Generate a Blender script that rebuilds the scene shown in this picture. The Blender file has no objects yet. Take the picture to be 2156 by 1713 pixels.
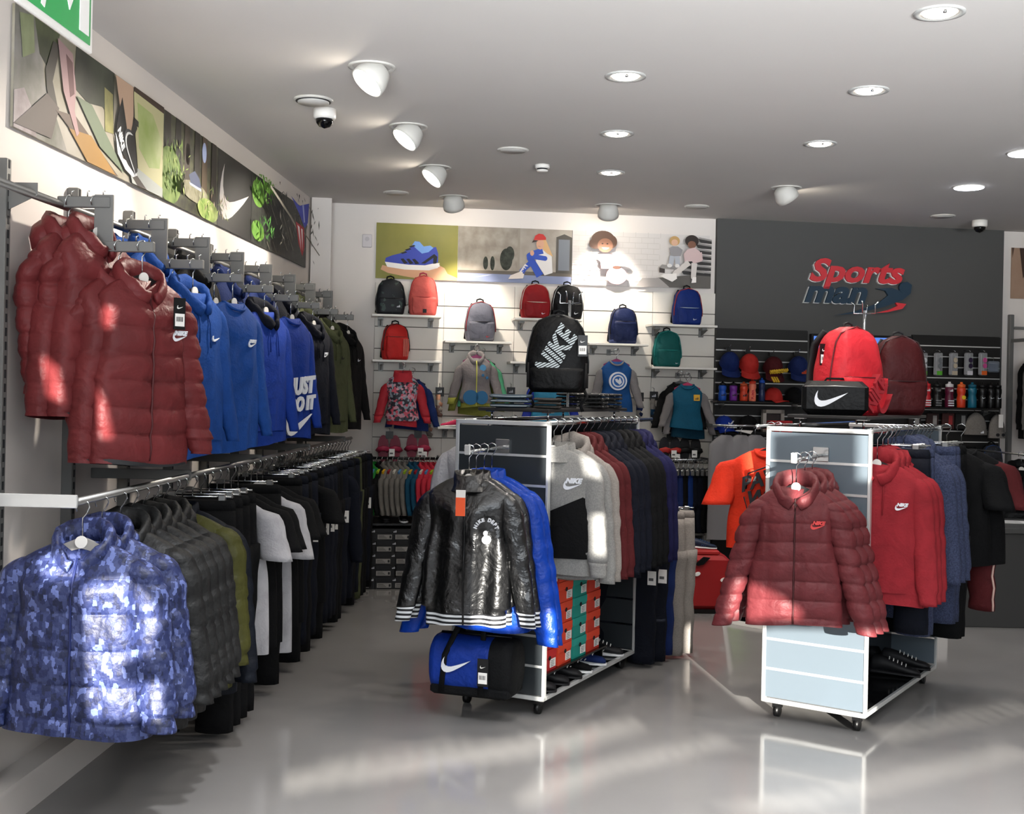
import bpy, math, random
from mathutils import Vector, Matrix
from mathutils.geometry import tessellate_polygon

# ---------------------------------------------------------------- camera, lights, exposure
S = bpy.context.scene
COL = S.collection
F, R, CX, CY, EYE = 2500.0, .021, 1078.0, 818.0, 1.6
CEIL = 3.10
cR, sR = math.cos(R), math.sin(R)
PI = math.pi

cam = bpy.data.cameras.new('camera')
cam.sensor_width = 36
cam.lens = 36*F/2156
cam.shift_y = -(856.5-CY)/2156
cam.clip_start = .05
co = bpy.data.objects.new('camera', cam)
COL.objects.link(co)
co.matrix_world = Matrix(((cR, -sR, 0, 0), (0, 0, -1, 0), (sR, cR, 0, EYE), (0, 0, 0, 1)))
S.camera = co

S.view_settings.view_transform = 'Standard'
S.view_settings.look = 'None'
S.view_settings.gamma = 1
S.view_settings.use_curve_mapping = False
S.view_settings.exposure = 0.0

W = bpy.data.worlds.new('world'); S.world = W; W.use_nodes = True
W.node_tree.nodes['Background'].inputs[0].default_value = (.55, .68, .85, 1)
W.node_tree.nodes['Background'].inputs[1].default_value = 1.0

SUN_D = Vector((-.12, 1, -.188))

def lamp(kind, name, loc, to=None, energy=10, color=(1, 1, 1), **kw):
    l = bpy.data.lights.new(name, kind)
    l.energy = energy; l.color = color
    for k, v in kw.items(): setattr(l, k, v)
    o = bpy.data.objects.new(name, l); COL.objects.link(o)
    o.location = loc
    if to is not None:
        o.rotation_euler = (Vector(to)-Vector(loc)).to_track_quat('-Z', 'Y').to_euler()
    return o

lamp('SUN', 'sun', (0, -5, 3), Vector((0, -5, 3))+SUN_D, 26, (1, .95, .86), angle=.007)
lamp('AREA', 'ceiling_fill', (1.6, -.9, 1.6), (1.6, 1.7, 3.1), 330, (.92, .96, 1), shape='RECTANGLE', size=6.0, size_y=1.0, spread=1.1)  # added uplight that brightens the ceiling near the camera
# daylight that comes in through the shop front behind the camera
lamp('AREA', 'shopfront_daylight', (1.6, -1.3, 2.2), (1.8, 2.0, .0), 110, (.88, .94, 1), shape='RECTANGLE', size=6.5, size_y=1.2, spread=1.9)

# unseen downlights added before the first visible row to brighten the near floor
for lx in (-.2, 1.3, 2.9):
    for ly, le in ((1.4, 180), (3.2, 280)): lamp('SPOT', 'down_beam', (lx, ly, 3.05), (lx, ly, 0), le, (.95, .97, 1), spot_size=1.75, spot_blend=.6, shadow_soft_size=.08)

# ---------------------------------------------------------------- pixel rays (photo frame) to world points
def ray(px, py):
    u = px-CX; v = CY-py
    return Vector(((u*cR-v*sR)/F, 1, (u*sR+v*cR)/F))
EYEV = Vector((0, 0, EYE))
def P(px, py, Y): return EYEV+ray(px, py)*Y
def PZ(px, py, z):
    d = ray(px, py); return EYEV+d*((z-EYE)/d.z)
BW0 = Vector((-1.48, 9.79, 0)); BWD = Vector((1, .143, 0)).normalized(); BWN = Vector((BWD.y, -BWD.x, 0))
BRZ = math.atan2(BWD.y, BWD.x)
def BW(px, py, off=0):
    d = ray(px, py); p0 = BW0+BWN*off
    t = (p0-EYEV).dot(BWN)/d.dot(BWN)
    return EYEV+d*t
def wallx(Y): return -2.026+.0391*Y
LRZ = PI/2-math.atan(.0391)
def LW(px, py, off=0):
    d = ray(px, py)
    t = (-2.026+off)/(d.x-.0391)
    return EYEV+d*t

# ---------------------------------------------------------------- materials
def lin(h):
    if not isinstance(h, str): return tuple(h[:3])+(1,)
    h = h.lstrip('#')
    c = [int(h[i:i+2], 16)/255 for i in (0, 2, 4)]
    return tuple(x/12.92 if x < .04045 else ((x+.055)/1.055)**2.4 for x in c)+(1,)
_M = {}
def mat(h, rough=.6, metal=0, kind='plain', h2=None, scale=40, bump=.2, emit=0, alpha=1, spec=.35):
    key = (h, rough, metal, kind, h2, scale, bump, emit, alpha, spec)
    if key in _M: return _M[key]
    m = bpy.data.materials.new('mat_%s_%d' % (kind, len(_M)))
    m.use_nodes = True
    nt = m.node_tree; N = nt.nodes; L = nt.links
    b = N['Principled BSDF']
    if kind in ('cloth', 'nylon', 'heather', 'camo') and isinstance(h, str):
        k_ = .68 if max(lin(h)[:3]) > .05 else .42; h = tuple(x*k_ for x in lin(h)[:3]); h2 = tuple(x*k_ for x in lin(h2)[:3]) if h2 else h2
    b.inputs['Base Color'].default_value = lin(h)
    b.inputs['Roughness'].default_value = rough
    b.inputs['Metallic'].default_value = metal
    b.inputs['Specular IOR Level'].default_value = spec
    if emit:
        b.inputs['Emission Color'].default_value = lin(h); b.inputs['Emission Strength'].default_value = emit
    if alpha < 1: b.inputs['Alpha'].default_value = alpha
    if kind != 'plain':
        tc = N.new('ShaderNodeTexCoord')
    def noise(sc, det=3, obj=True):
        n = N.new('ShaderNodeTexNoise'); n.inputs['Scale'].default_value = sc; n.inputs['Detail'].default_value = det
        L.new(tc.outputs['Object'], n.inputs['Vector']); return n
    def ramp(fac, stops, const=False):
        r = N.new('ShaderNodeValToRGB'); e = r.color_ramp.elements
        if const: r.color_ramp.interpolation = 'CONSTANT'
        while len(e) < len(stops): e.new(.5)
        for i, (p, c) in enumerate(stops): e[i].position = p; e[i].color = lin(c)
        L.new(fac, r.inputs[0]); return r
    def dobump(out, strength, dist=.004):
        bp = N.new('ShaderNodeBump'); bp.inputs['Strength'].default_value = strength; bp.inputs['Distance'].default_value = dist
        L.new(out, bp.inputs['Height']); L.new(bp.outputs[0], b.inputs['Normal'])
    def darker(h, k):
        c = lin(h); return (c[0]*k, c[1]*k, c[2]*k)
    if kind in ('cloth', 'nylon'):
        n1 = noise(9, 4); n1.inputs['Distortion'].default_value = .8; n2 = noise(90 if kind == 'cloth' else 34, 2)
        r = ramp(n1.outputs[0], [(.3, darker(h, .82)), (.7, darker(h, 1.1))]); L.new(r.outputs[0], b.inputs['Base Color'])
        add = N.new('ShaderNodeMath'); add.operation = 'MULTIPLY_ADD'; add.inputs[1].default_value = .35
        L.new(n2.outputs[0], add.inputs[0]); L.new(n1.outputs[0], add.inputs[2])
        dobump(add.outputs[0], .5 if kind == 'cloth' else .75, .014)
        if kind == 'cloth' or spec < .5: b.inputs['Specular IOR Level'].default_value = .18
    elif kind == 'heather':
        n1 = noise(160, 2); r = ramp(n1.outputs[0], [(.38, h), (.62, h2)]); L.new(r.outputs[0], b.inputs['Base Color']); dobump(noise(12).outputs[0], .4, .01)
    elif kind == 'camo':
        mp = N.new('ShaderNodeMapping'); mp.inputs['Scale'].default_value = (1, 1, .6); L.new(tc.outputs['Object'], mp.inputs[0])
        v = N.new('ShaderNodeTexVoronoi'); v.distance = 'CHEBYCHEV'; v.inputs['Scale'].default_value = scale
        n = N.new('ShaderNodeTexNoise'); n.inputs['Scale'].default_value = scale*.42; n.inputs['Detail'].default_value = 2
        L.new(mp.outputs[0], v.inputs['Vector']); L.new(v.outputs['Position'], n.inputs['Vector'])
        r = ramp(n.outputs[0], [(0, darker(h, .55)), (.42, h), (.52, h2), (.6, '#566294')] if scale != 61 else [(0, h), (.45, h2), (.56, darker(h2, 1.6))], True)
        L.new(r.outputs[0], b.inputs['Base Color']); dobump(noise(30).outputs[0], .5, .012)
    elif kind == 'floral':
        v = N.new('ShaderNodeTexVoronoi'); v.inputs['Scale'].default_value = scale; L.new(tc.outputs['Object'], v.inputs['Vector'])
        s = N.new('ShaderNodeSeparateColor'); L.new(v.outputs['Color'], s.inputs[0])
        r = ramp(s.outputs[0], [(0, '#2c2a33'), (.28, '#8f9aa5'), (.5, h), (.68, '#c98f9c'), (.84, '#3b3f4a')], True); L.new(r.outputs[0], b.inputs['Base Color'])
    elif kind == 'blotch':
        n = noise(scale, 5); r = ramp(n.outputs[0], [(.35, h), (.65, h2)]); L.new(r.outputs[0], b.inputs['Base Color'])
    elif kind == 'marks':
        n = noise(scale, 2); r = ramp(n.outputs[0], [(0, h), (.62, h2)], True); L.new(r.outputs[0], b.inputs['Base Color'])
    elif kind == 'stripes':
        w = N.new('ShaderNodeTexWave'); w.bands_direction = 'Z'; w.inputs['Scale'].default_value = scale; L.new(tc.outputs['Object'], w.inputs['Vector'])
        r = ramp(w.outputs[0], [(0, h), (.5, h2)], True); L.new(r.outputs[0], b.inputs['Base Color'])
    elif kind == 'diag':
        mp = N.new('ShaderNodeMapping'); mp.inputs['Rotation'].default_value = (0, math.radians(28), 0); L.new(tc.outputs['Object'], mp.inputs[0])
        w = N.new('ShaderNodeTexWave'); w.bands_direction = 'Z'; w.inputs['Scale'].default_value = scale; L.new(mp.outputs[0], w.inputs['Vector'])
        r = ramp(w.outputs[0], [(0, h), (.42, h2)], True); L.new(r.outputs[0], b.inputs['Base Color'])
    elif kind == 'floor':
        n = noise(.9, 6); r = ramp(n.outputs[0], [(.3, h), (.7, h2)]); L.new(r.outputs[0], b.inputs['Base Color'])
        n2 = noise(2.2, 3); rr = ramp(n2.outputs[0], [(.3, (.07,)*3), (.7, (.14,)*3)]); L.new(rr.outputs[0], b.inputs['Roughness'])
        dobump(noise(1.6, 2).outputs[0], .06, .02)
    elif kind == 'wall':
        dobump(noise(60, 4).outputs[0], .08, .003)
        n = noise(1.2, 3); r = ramp(n.outputs[0], [(.3, darker(h, .96)), (.7, h)]); L.new(r.outputs[0], b.inputs['Base Color'])
    _M[key] = m
    return m

CHROME = mat('#c9ccce', .16, 1); STEEL = mat('#9a9a98', .35, 1); BLACKP = mat('#0d0d0e', .35); GREYP = mat('#6d6d6b', .45, .3)
WHITEP = mat('#e2dfda', .35); DISCM = mat('#d8d5cf', .4); INK = mat('#15161a', .6); PAPER = mat('#e6e4e0', .7); BLKCARD = mat('#0f1012', .4)
ALU = mat('#dcdedd', .25, .55)

# ---------------------------------------------------------------- mesh helpers
class MB:
    def __init__(s): s.v = []; s.f = []; s.mi = []; s.sm = []; s.mats = []
    def m(s, mt):
        if mt not in s.mats: s.mats.append(mt)
        return s.mats.index(mt)
    def add(s, vs, fs, mt, smooth=False, T=None):
        o = len(s.v); i = s.m(mt)
        s.v += [tuple(T @ Vector(v)) if T is not None else tuple(v) for v in vs]
        for f in fs: s.f.append([a+o for a in f]); s.mi.append(i); s.sm.append(smooth)
        return s
    def box(s, a, b, mt, T=None, bev=0):
        x0, y0, z0 = [min(p, q) for p, q in zip(a, b)]; x1, y1, z1 = [max(p, q) for p, q in zip(a, b)]
        if bev:
            bm = min(bev, (x1-x0)/2.2, (y1-y0)/2.2, (z1-z0)/2.2)
            vs = []
            for z in (z0, z0+bm, z1-bm, z1):
                k = bm if z in (z0, z1) else 0
                X0, X1, Y0, Y1 = x0+k, x1-k, y0+k, y1-k
                c = bm*.7
                vs += [(X0+c, Y0, z), (X1-c, Y0, z), (X1, Y0+c, z), (X1, Y1-c, z), (X1-c, Y1, z), (X0+c, Y1, z), (X0, Y1-c, z), (X0, Y0+c, z)]
            fs = [list(range(7, -1, -1)), list(range(24, 32))]
            for r in range(3):
                for i in range(8): j = (i+1) % 8; fs.append([r*8+i, r*8+j, r*8+8+j, r*8+8+i])
            return s.add(vs, fs, mt, False, T)
        vs = [(x0, y0, z0), (x1, y0, z0), (x1, y1, z0), (x0, y1, z0), (x0, y0, z1), (x1, y0, z1), (x1, y1, z1), (x0, y1, z1)]
        return s.add(vs, [[3, 2, 1, 0], [4, 5, 6, 7], [0, 1, 5, 4], [1, 2, 6, 5], [2, 3, 7, 6], [3, 0, 4, 7]], mt, False, T)
    def tube(s, pts, r, mt, n=8, T=None, flat=1.0, up=(0, 0, 1), cap=True, smooth=True):
        pts = [Vector(p) for p in pts]; rs = r if isinstance(r, (list, tuple)) else [r]*len(pts)
        vs = []; fs = []
        for i, p in enumerate(pts):
            d = (pts[min(i+1, len(pts)-1)]-pts[max(i-1, 0)]).normalized()
            u = Vector(up)
            if abs(d.dot(u)) > .95: u = Vector((0, 1, 0)) if abs(d.y) < .9 else Vector((1, 0, 0))
            a = d.cross(u).normalized(); b = d.cross(a).normalized()
            for k in range(n):
                t = 2*PI*k/n; vs.append(p+a*math.cos(t)*rs[i]+b*math.sin(t)*rs[i]*flat)
        for i in range(len(pts)-1):
            for k in range(n): l = (k+1) % n; fs.append([i*n+k, i*n+l, i*n+n+l, i*n+n+k])
        if cap: fs.append(list(range(n))[::-1]); fs.append([len(vs)-n+k for k in range(n)])
        return s.add(vs, fs, mt, smooth, T)
    def rings(s, rings, mt, smooth=True, cap0=True, cap1=True, T=None):
        n = len(rings[0]); vs = [p for r in rings for p in r]; fs = []
        for i in range(len(rings)-1):
            for k in range(n): l = (k+1) % n; fs.append([i*n+k, i*n+l, i*n+n+l, i*n+n+k])
        if cap0: fs.append(list(range(n))[::-1])
        if cap1: fs.append([len(vs)-n+k for k in range(n)])
        return s.add(vs, fs, mt, smooth, T)
    def lathe(s, prof, mt, n=16, T=None, smooth=True, c=(0, 0)):
        return s.rings([[(c[0]+r*math.cos(2*PI*k/n), c[1]+r*math.sin(2*PI*k/n), z) for k in range(n)] for r, z in prof], mt, smooth, True, True, T)
    def poly(s, pts, y0, y1, mt, T=None):
        """polygon in the x-z plane, extruded from y0 (front) to y1 (back)"""
        n = len(pts)
        tris = tessellate_polygon([[Vector((a, b, 0)) for a, b in pts]])
        vs = [(a, y0, b) for a, b in pts]+[(a, y1, b) for a, b in pts]
        fs = []
        for t in tris:
            fs.append(list(t)); fs.append([i+n for i in t[::-1]])
        for i in range(n): j = (i+1) % n; fs.append([i, j, j+n, i+n])
        return s.add(vs, fs, mt, False, T)
    def ell(s, c, rx, rz, y0, y1, mt, n=20, a0=0, T=None, rot=0):
        cr, sr_ = math.cos(rot), math.sin(rot)
        return s.poly([(c[0]+rx*math.cos(t)*cr-rz*math.sin(t)*sr_, c[1]+rx*math.cos(t)*sr_+rz*math.sin(t)*cr) for t in [a0+2*PI*k/n for k in range(n)]], y0, y1, mt, T)
    def mesh(s, name='m'):
        me = bpy.data.meshes.new(name); me.from_pydata(s.v, [], s.f)
        for mt in s.mats: me.materials.append(mt)
        me.polygons.foreach_set('material_index', s.mi); me.polygons.foreach_set('use_smooth', s.sm)
        me.validate(); me.update()
        return me

def link(name, me, parent=None, loc=None, rz=None):
    o = bpy.data.objects.new(name, me); COL.objects.link(o)
    if parent is not None: o.parent = parent
    if loc is not None: o.location = loc
    if rz is not None: o.rotation_euler = (0, 0, rz)
    return o
def part(name, mb, parent, loc=None, rz=None, label=None):
    o = link(name, mb.mesh(name) if isinstance(mb, MB) else mb, parent, loc, rz)
    if label: o['label'] = label
    return o
def tag(o, label, cat, group=None):
    o['label'] = label; o['category'] = cat
    if group: o['group'] = group
    return o
def thing(name, label, cat, loc=(0, 0, 0), rz=0, group=None):
    o = bpy.data.objects.new(name, None); COL.objects.link(o); o.location = loc; o.rotation_euler = (0, 0, rz)
    o.empty_display_size = .05
    return tag(o, label, cat, group)
def struct(name, mb, loc=None, rz=None, parent=None):
    o = link(name, mb.mesh(name), parent, loc, rz)
    if parent is None: o['kind'] = 'structure'
    return o
def one(name, mb, label, cat, loc=None, rz=None, group=None):
    return tag(link(name, mb.mesh(name), None, loc, rz), label, cat, group)
def dup(root, loc, rz=None, label=None):
    r = root.copy(); COL.objects.link(r); r.location = loc
    if rz is not None: r.rotation_euler = (0, 0, rz)
    if label: r['label'] = label
    for ch in list(root.children):
        c = ch.copy(); COL.objects.link(c); c.parent = r
        for g in ch.children:
            d = g.copy(); COL.objects.link(d); d.parent = c
    return r
def XZ(x=0, y=0, z=0, rz=0): return Matrix.Translation((x, y, z)) @ Matrix.Rotation(rz, 4, 'Z')

# ---------------------------------------------------------------- text and marks
_T = {}
def text_geo(s, bold=.02, shear=0, res=3):
    k = (s, bold, shear, res)
    if k not in _T:
        c = bpy.data.curves.new('t', 'FONT'); c.body = s; c.offset = bold; c.shear = shear; c.resolution_u = res; c.extrude = .5; c.align_x = 'CENTER'
        o = bpy.data.objects.new('t', c); me = bpy.data.meshes.new_from_object(o)
        vs = [tuple(v.co) for v in me.vertices]; fs = [list(p.vertices) for p in me.polygons]
        bpy.data.objects.remove(o); bpy.data.meshes.remove(me); bpy.data.curves.remove(c)
        _T[k] = (vs, fs)
    return _T[k]
def put_text(mb, s, x, z, size, y0, y1, mt, rot=0, bold=.02, shear=0, T=None, sx=1.0):
    """front side towards -y; x,z: centre of the baseline; size: letter height scale"""
    vs, fs = text_geo(s, bold, shear)
    cr, sr_ = math.cos(rot), math.sin(rot)
    out = []
    for a, b, c in vs:
        a *= size*sx; b *= size
        out.append((x+a*cr-b*sr_, y0 if c > 0 else y1, z+a*sr_+b*cr))
    mb.add(out, fs, mt, False, T)
SWOOSH = [(1, .36), (.8, .25), (.6, .155), (.42, .075), (.28, .03), (.17, .02), (.08, .05), (.02, .12), (0, .21), (.02, .32), (.07, .43), (.14, .52), (.105, .41), (.1, .31), (.14, .235), (.21, .2), (.32, .195), (.48, .225), (.7, .28)]
def swoosh(mb, x, z, w, y0, y1, mt, rot=0, T=None):
    cr, sr_ = math.cos(rot), math.sin(rot)
    mb.poly([(x+((a-.5)*cr-(b-.25)*sr_)*w, z+((a-.5)*sr_+(b-.25)*cr)*w) for a, b in SWOOSH], y0, y1, mt, T)
def mountain(mb, x, z, w, y0, y1, mt, T=None):
    for i in range(3):
        a = -.5+.34*i; h = .35+.2*i
        mb.poly([(x+a*w, z), (x+(a+.26)*w, z), (x+(a+.26)*w-.0*w, z+h*.55*w), (x+(a+.1)*w, z+h*w)], y0, y1, mt, T)

exec_marker = 1
# ---------------------------------------------------------------- room shell
WALLW = mat('#dcd5cf', .7, kind='wall'); CEILM = mat('#c9c5c1', .75, kind='wall')
FLOORM = mat('#7b7977', .1, kind='floor', h2='#878583', spec=.55)
mb = MB(); mb.box((-3.2, -2.2, -.1), (8, 12.5, 0), FLOORM); struct('floor', mb)
mb = MB(); mb.box((-3.2, -2.2, CEIL), (8, 12.5, CEIL+.1), CEILM); struct('ceiling', mb)
mb = MB(); y0, y1 = -1.8, 10.2
mb.add([(wallx(y0), y0, 0), (wallx(y1), y1, 0), (wallx(y1)-.12, y1, 0), (wallx(y0)-.12, y0, 0), (wallx(y0), y0, CEIL), (wallx(y1), y1, CEIL), (wallx(y1)-.12, y1, CEIL), (wallx(y0)-.12, y0, CEIL)],
       [[0, 1, 5, 4], [1, 2, 6, 5], [2, 3, 7, 6], [3, 0, 4, 7], [0, 3, 2, 1], [4, 5, 6, 7]], WALLW)
struct('wall_left', mb)
mb = MB(); mb.box((-.3, 0, 0), (9.5, .12, CEIL), WALLW); struct('wall_back', mb, BW0, BRZ)
mb = MB(); mb.box((7.2, -1.8, 0), (7.32, 11.4, CEIL), WALLW); struct('wall_right', mb)
mb = MB(); mb.box((0, -.1, 0), (6.4, 0, .13), WALLW); mb.box((0, -.11, .13), (6.4, 0, .15), WALLW)
struct('baseboard_left', mb, (wallx(3.6), 3.6, 0), LRZ)
# chamfered pier in the corner of the two walls
mb = MB(); mb.box((0, -.1, 0), (.16, .05, CEIL), WALLW)
struct('trim_1', mb, (wallx(9.58)+.0, 9.62, 0), BRZ)

# unseen wall behind the camera; its holes are added to shape the sun patches
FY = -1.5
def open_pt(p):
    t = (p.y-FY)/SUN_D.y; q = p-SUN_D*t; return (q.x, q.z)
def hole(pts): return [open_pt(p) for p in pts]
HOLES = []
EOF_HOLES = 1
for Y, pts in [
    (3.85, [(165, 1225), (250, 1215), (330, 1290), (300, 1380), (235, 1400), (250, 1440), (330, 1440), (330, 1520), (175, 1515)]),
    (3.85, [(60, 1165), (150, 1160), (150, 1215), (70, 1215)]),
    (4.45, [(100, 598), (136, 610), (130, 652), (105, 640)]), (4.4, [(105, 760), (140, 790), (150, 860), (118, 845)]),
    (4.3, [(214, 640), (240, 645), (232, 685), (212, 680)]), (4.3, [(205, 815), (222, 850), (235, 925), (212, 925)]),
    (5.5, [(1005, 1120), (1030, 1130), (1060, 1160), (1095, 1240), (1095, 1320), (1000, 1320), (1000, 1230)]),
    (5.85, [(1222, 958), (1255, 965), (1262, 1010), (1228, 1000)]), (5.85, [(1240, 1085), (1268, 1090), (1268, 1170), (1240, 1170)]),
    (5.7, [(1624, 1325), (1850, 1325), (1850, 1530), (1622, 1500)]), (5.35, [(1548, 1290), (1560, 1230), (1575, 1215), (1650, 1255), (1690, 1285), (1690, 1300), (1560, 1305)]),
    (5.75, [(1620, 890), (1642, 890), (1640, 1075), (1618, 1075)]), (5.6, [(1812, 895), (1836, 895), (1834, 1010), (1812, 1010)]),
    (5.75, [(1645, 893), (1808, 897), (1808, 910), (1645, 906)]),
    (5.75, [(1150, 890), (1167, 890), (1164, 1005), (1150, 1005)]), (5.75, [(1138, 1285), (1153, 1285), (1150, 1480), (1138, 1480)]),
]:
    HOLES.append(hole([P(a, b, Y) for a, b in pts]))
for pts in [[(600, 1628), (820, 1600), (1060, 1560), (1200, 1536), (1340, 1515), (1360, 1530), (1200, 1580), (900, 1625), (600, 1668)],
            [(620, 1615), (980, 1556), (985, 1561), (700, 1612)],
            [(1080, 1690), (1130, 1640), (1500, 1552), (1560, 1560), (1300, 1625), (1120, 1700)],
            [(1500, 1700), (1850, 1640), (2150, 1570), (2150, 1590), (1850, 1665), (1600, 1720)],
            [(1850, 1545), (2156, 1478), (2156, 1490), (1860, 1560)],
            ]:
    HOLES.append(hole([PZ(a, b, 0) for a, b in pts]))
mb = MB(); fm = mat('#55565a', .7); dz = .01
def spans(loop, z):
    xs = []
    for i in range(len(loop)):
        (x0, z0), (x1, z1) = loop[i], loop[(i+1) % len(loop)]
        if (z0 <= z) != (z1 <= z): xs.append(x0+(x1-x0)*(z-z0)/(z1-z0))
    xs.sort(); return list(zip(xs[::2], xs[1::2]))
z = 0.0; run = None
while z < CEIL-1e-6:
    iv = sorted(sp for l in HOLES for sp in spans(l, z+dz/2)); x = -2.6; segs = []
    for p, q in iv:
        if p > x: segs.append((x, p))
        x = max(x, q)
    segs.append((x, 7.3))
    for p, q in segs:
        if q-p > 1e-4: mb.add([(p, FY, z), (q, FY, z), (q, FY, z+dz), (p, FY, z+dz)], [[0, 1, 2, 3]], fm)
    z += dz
struct('wall_front_mask', mb)

# ---------------------------------------------------------------- garments
def lerp(a, b, t): return a+(b-a)*t
def sstep(t): t = max(0, min(1, t)); return t*t*(3-2*t)
DEF = dict(kind='knit', L=.70, sw=.225, hw=.24, d=.075, sl=.60, sr=.066, cr=.048, spread=.10, bend=.05, neck=.075, baf=.085, amp=.016,
           hood=False, collar=False, zipc=None, hemc=None, hemh=.05, cuffh=.06, low=None, pocket=False, seed=1, n=28, m=30, logo=None, sleeves=True, fold=.016, tee=False, lining=None)
class Body:
    def __init__(s, o):
        s.o = o; r = random.Random(o['seed']); s.ph = [r.uniform(0, 6.28) for _ in range(6)]; s.fk = r.uniform(20, 30)
    def w(s, z):
        o = s.o; q = -z
        sh = min(1, q/.075)
        a = o['neck']+(o['sw']-o['neck'])*sh**.75
        b = lerp(o['sw'], o['hw'], sstep((q-.1)/(o['L']-.1)))
        b -= .025*math.exp(-((q-.22)/.1)**2)
        if o['hemc'] and q > o['L']-o['hemh']-.02: b -= .02
        return a if q < .075 else b
    def d(s, z):
        o = s.o; q = -z
        return lerp(.028, o['d'], sstep(q/.16))*(1-.12*max(0, (q-.4*o['L'])/o['L']))
    def rel(s, x, z, front):
        o = s.o; q = -z; g = sstep((q-.03)/.3)
        ph = x*s.fk+s.ph[0]+1.7*math.sin(q*3.1+s.ph[1])+(0 if front else 2)
        f = o['fold']*g*((1-abs(math.sin(ph*.5))**.8)*1.1-.45+.35*math.sin(x*s.fk*1.9+s.ph[2]+q*4))
        f += .004*math.sin(q*26+abs(x)*22+s.ph[3])*math.exp(-((q-.22)/.13)**2)
        if o['kind'] == 'puffer':
            b = o['baf']; u = (q+.012+.006*math.sin(x*9+s.ph[4]))/b; k = abs(math.sin(PI*u))
            rowv = .8+.25*math.sin(math.floor(u)*2.3+s.ph[2])
            f += o['amp']*rowv*(k**.42-.6)*sstep(q/.05)
            if front:
                f -= .014*math.exp(-(x/.011)**2)
                if o.get('vseam'): f -= .008*math.exp(-((abs(x)-o['vseam'])/.006)**2)
        elif front and o['zipc']: f -= .006*math.exp(-(x/.012)**2)
        if o['hemc'] and q > o['L']-o['hemh']: f -= .006
        return f
    def front(s, x, z):
        w, d = s.w(z), s.d(z); e = 2.6
        t = max(0, 1-abs(x/w)**e)**(1/e)
        return -(d*t+s.rel(x, z, True))
MESH = {}
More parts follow.
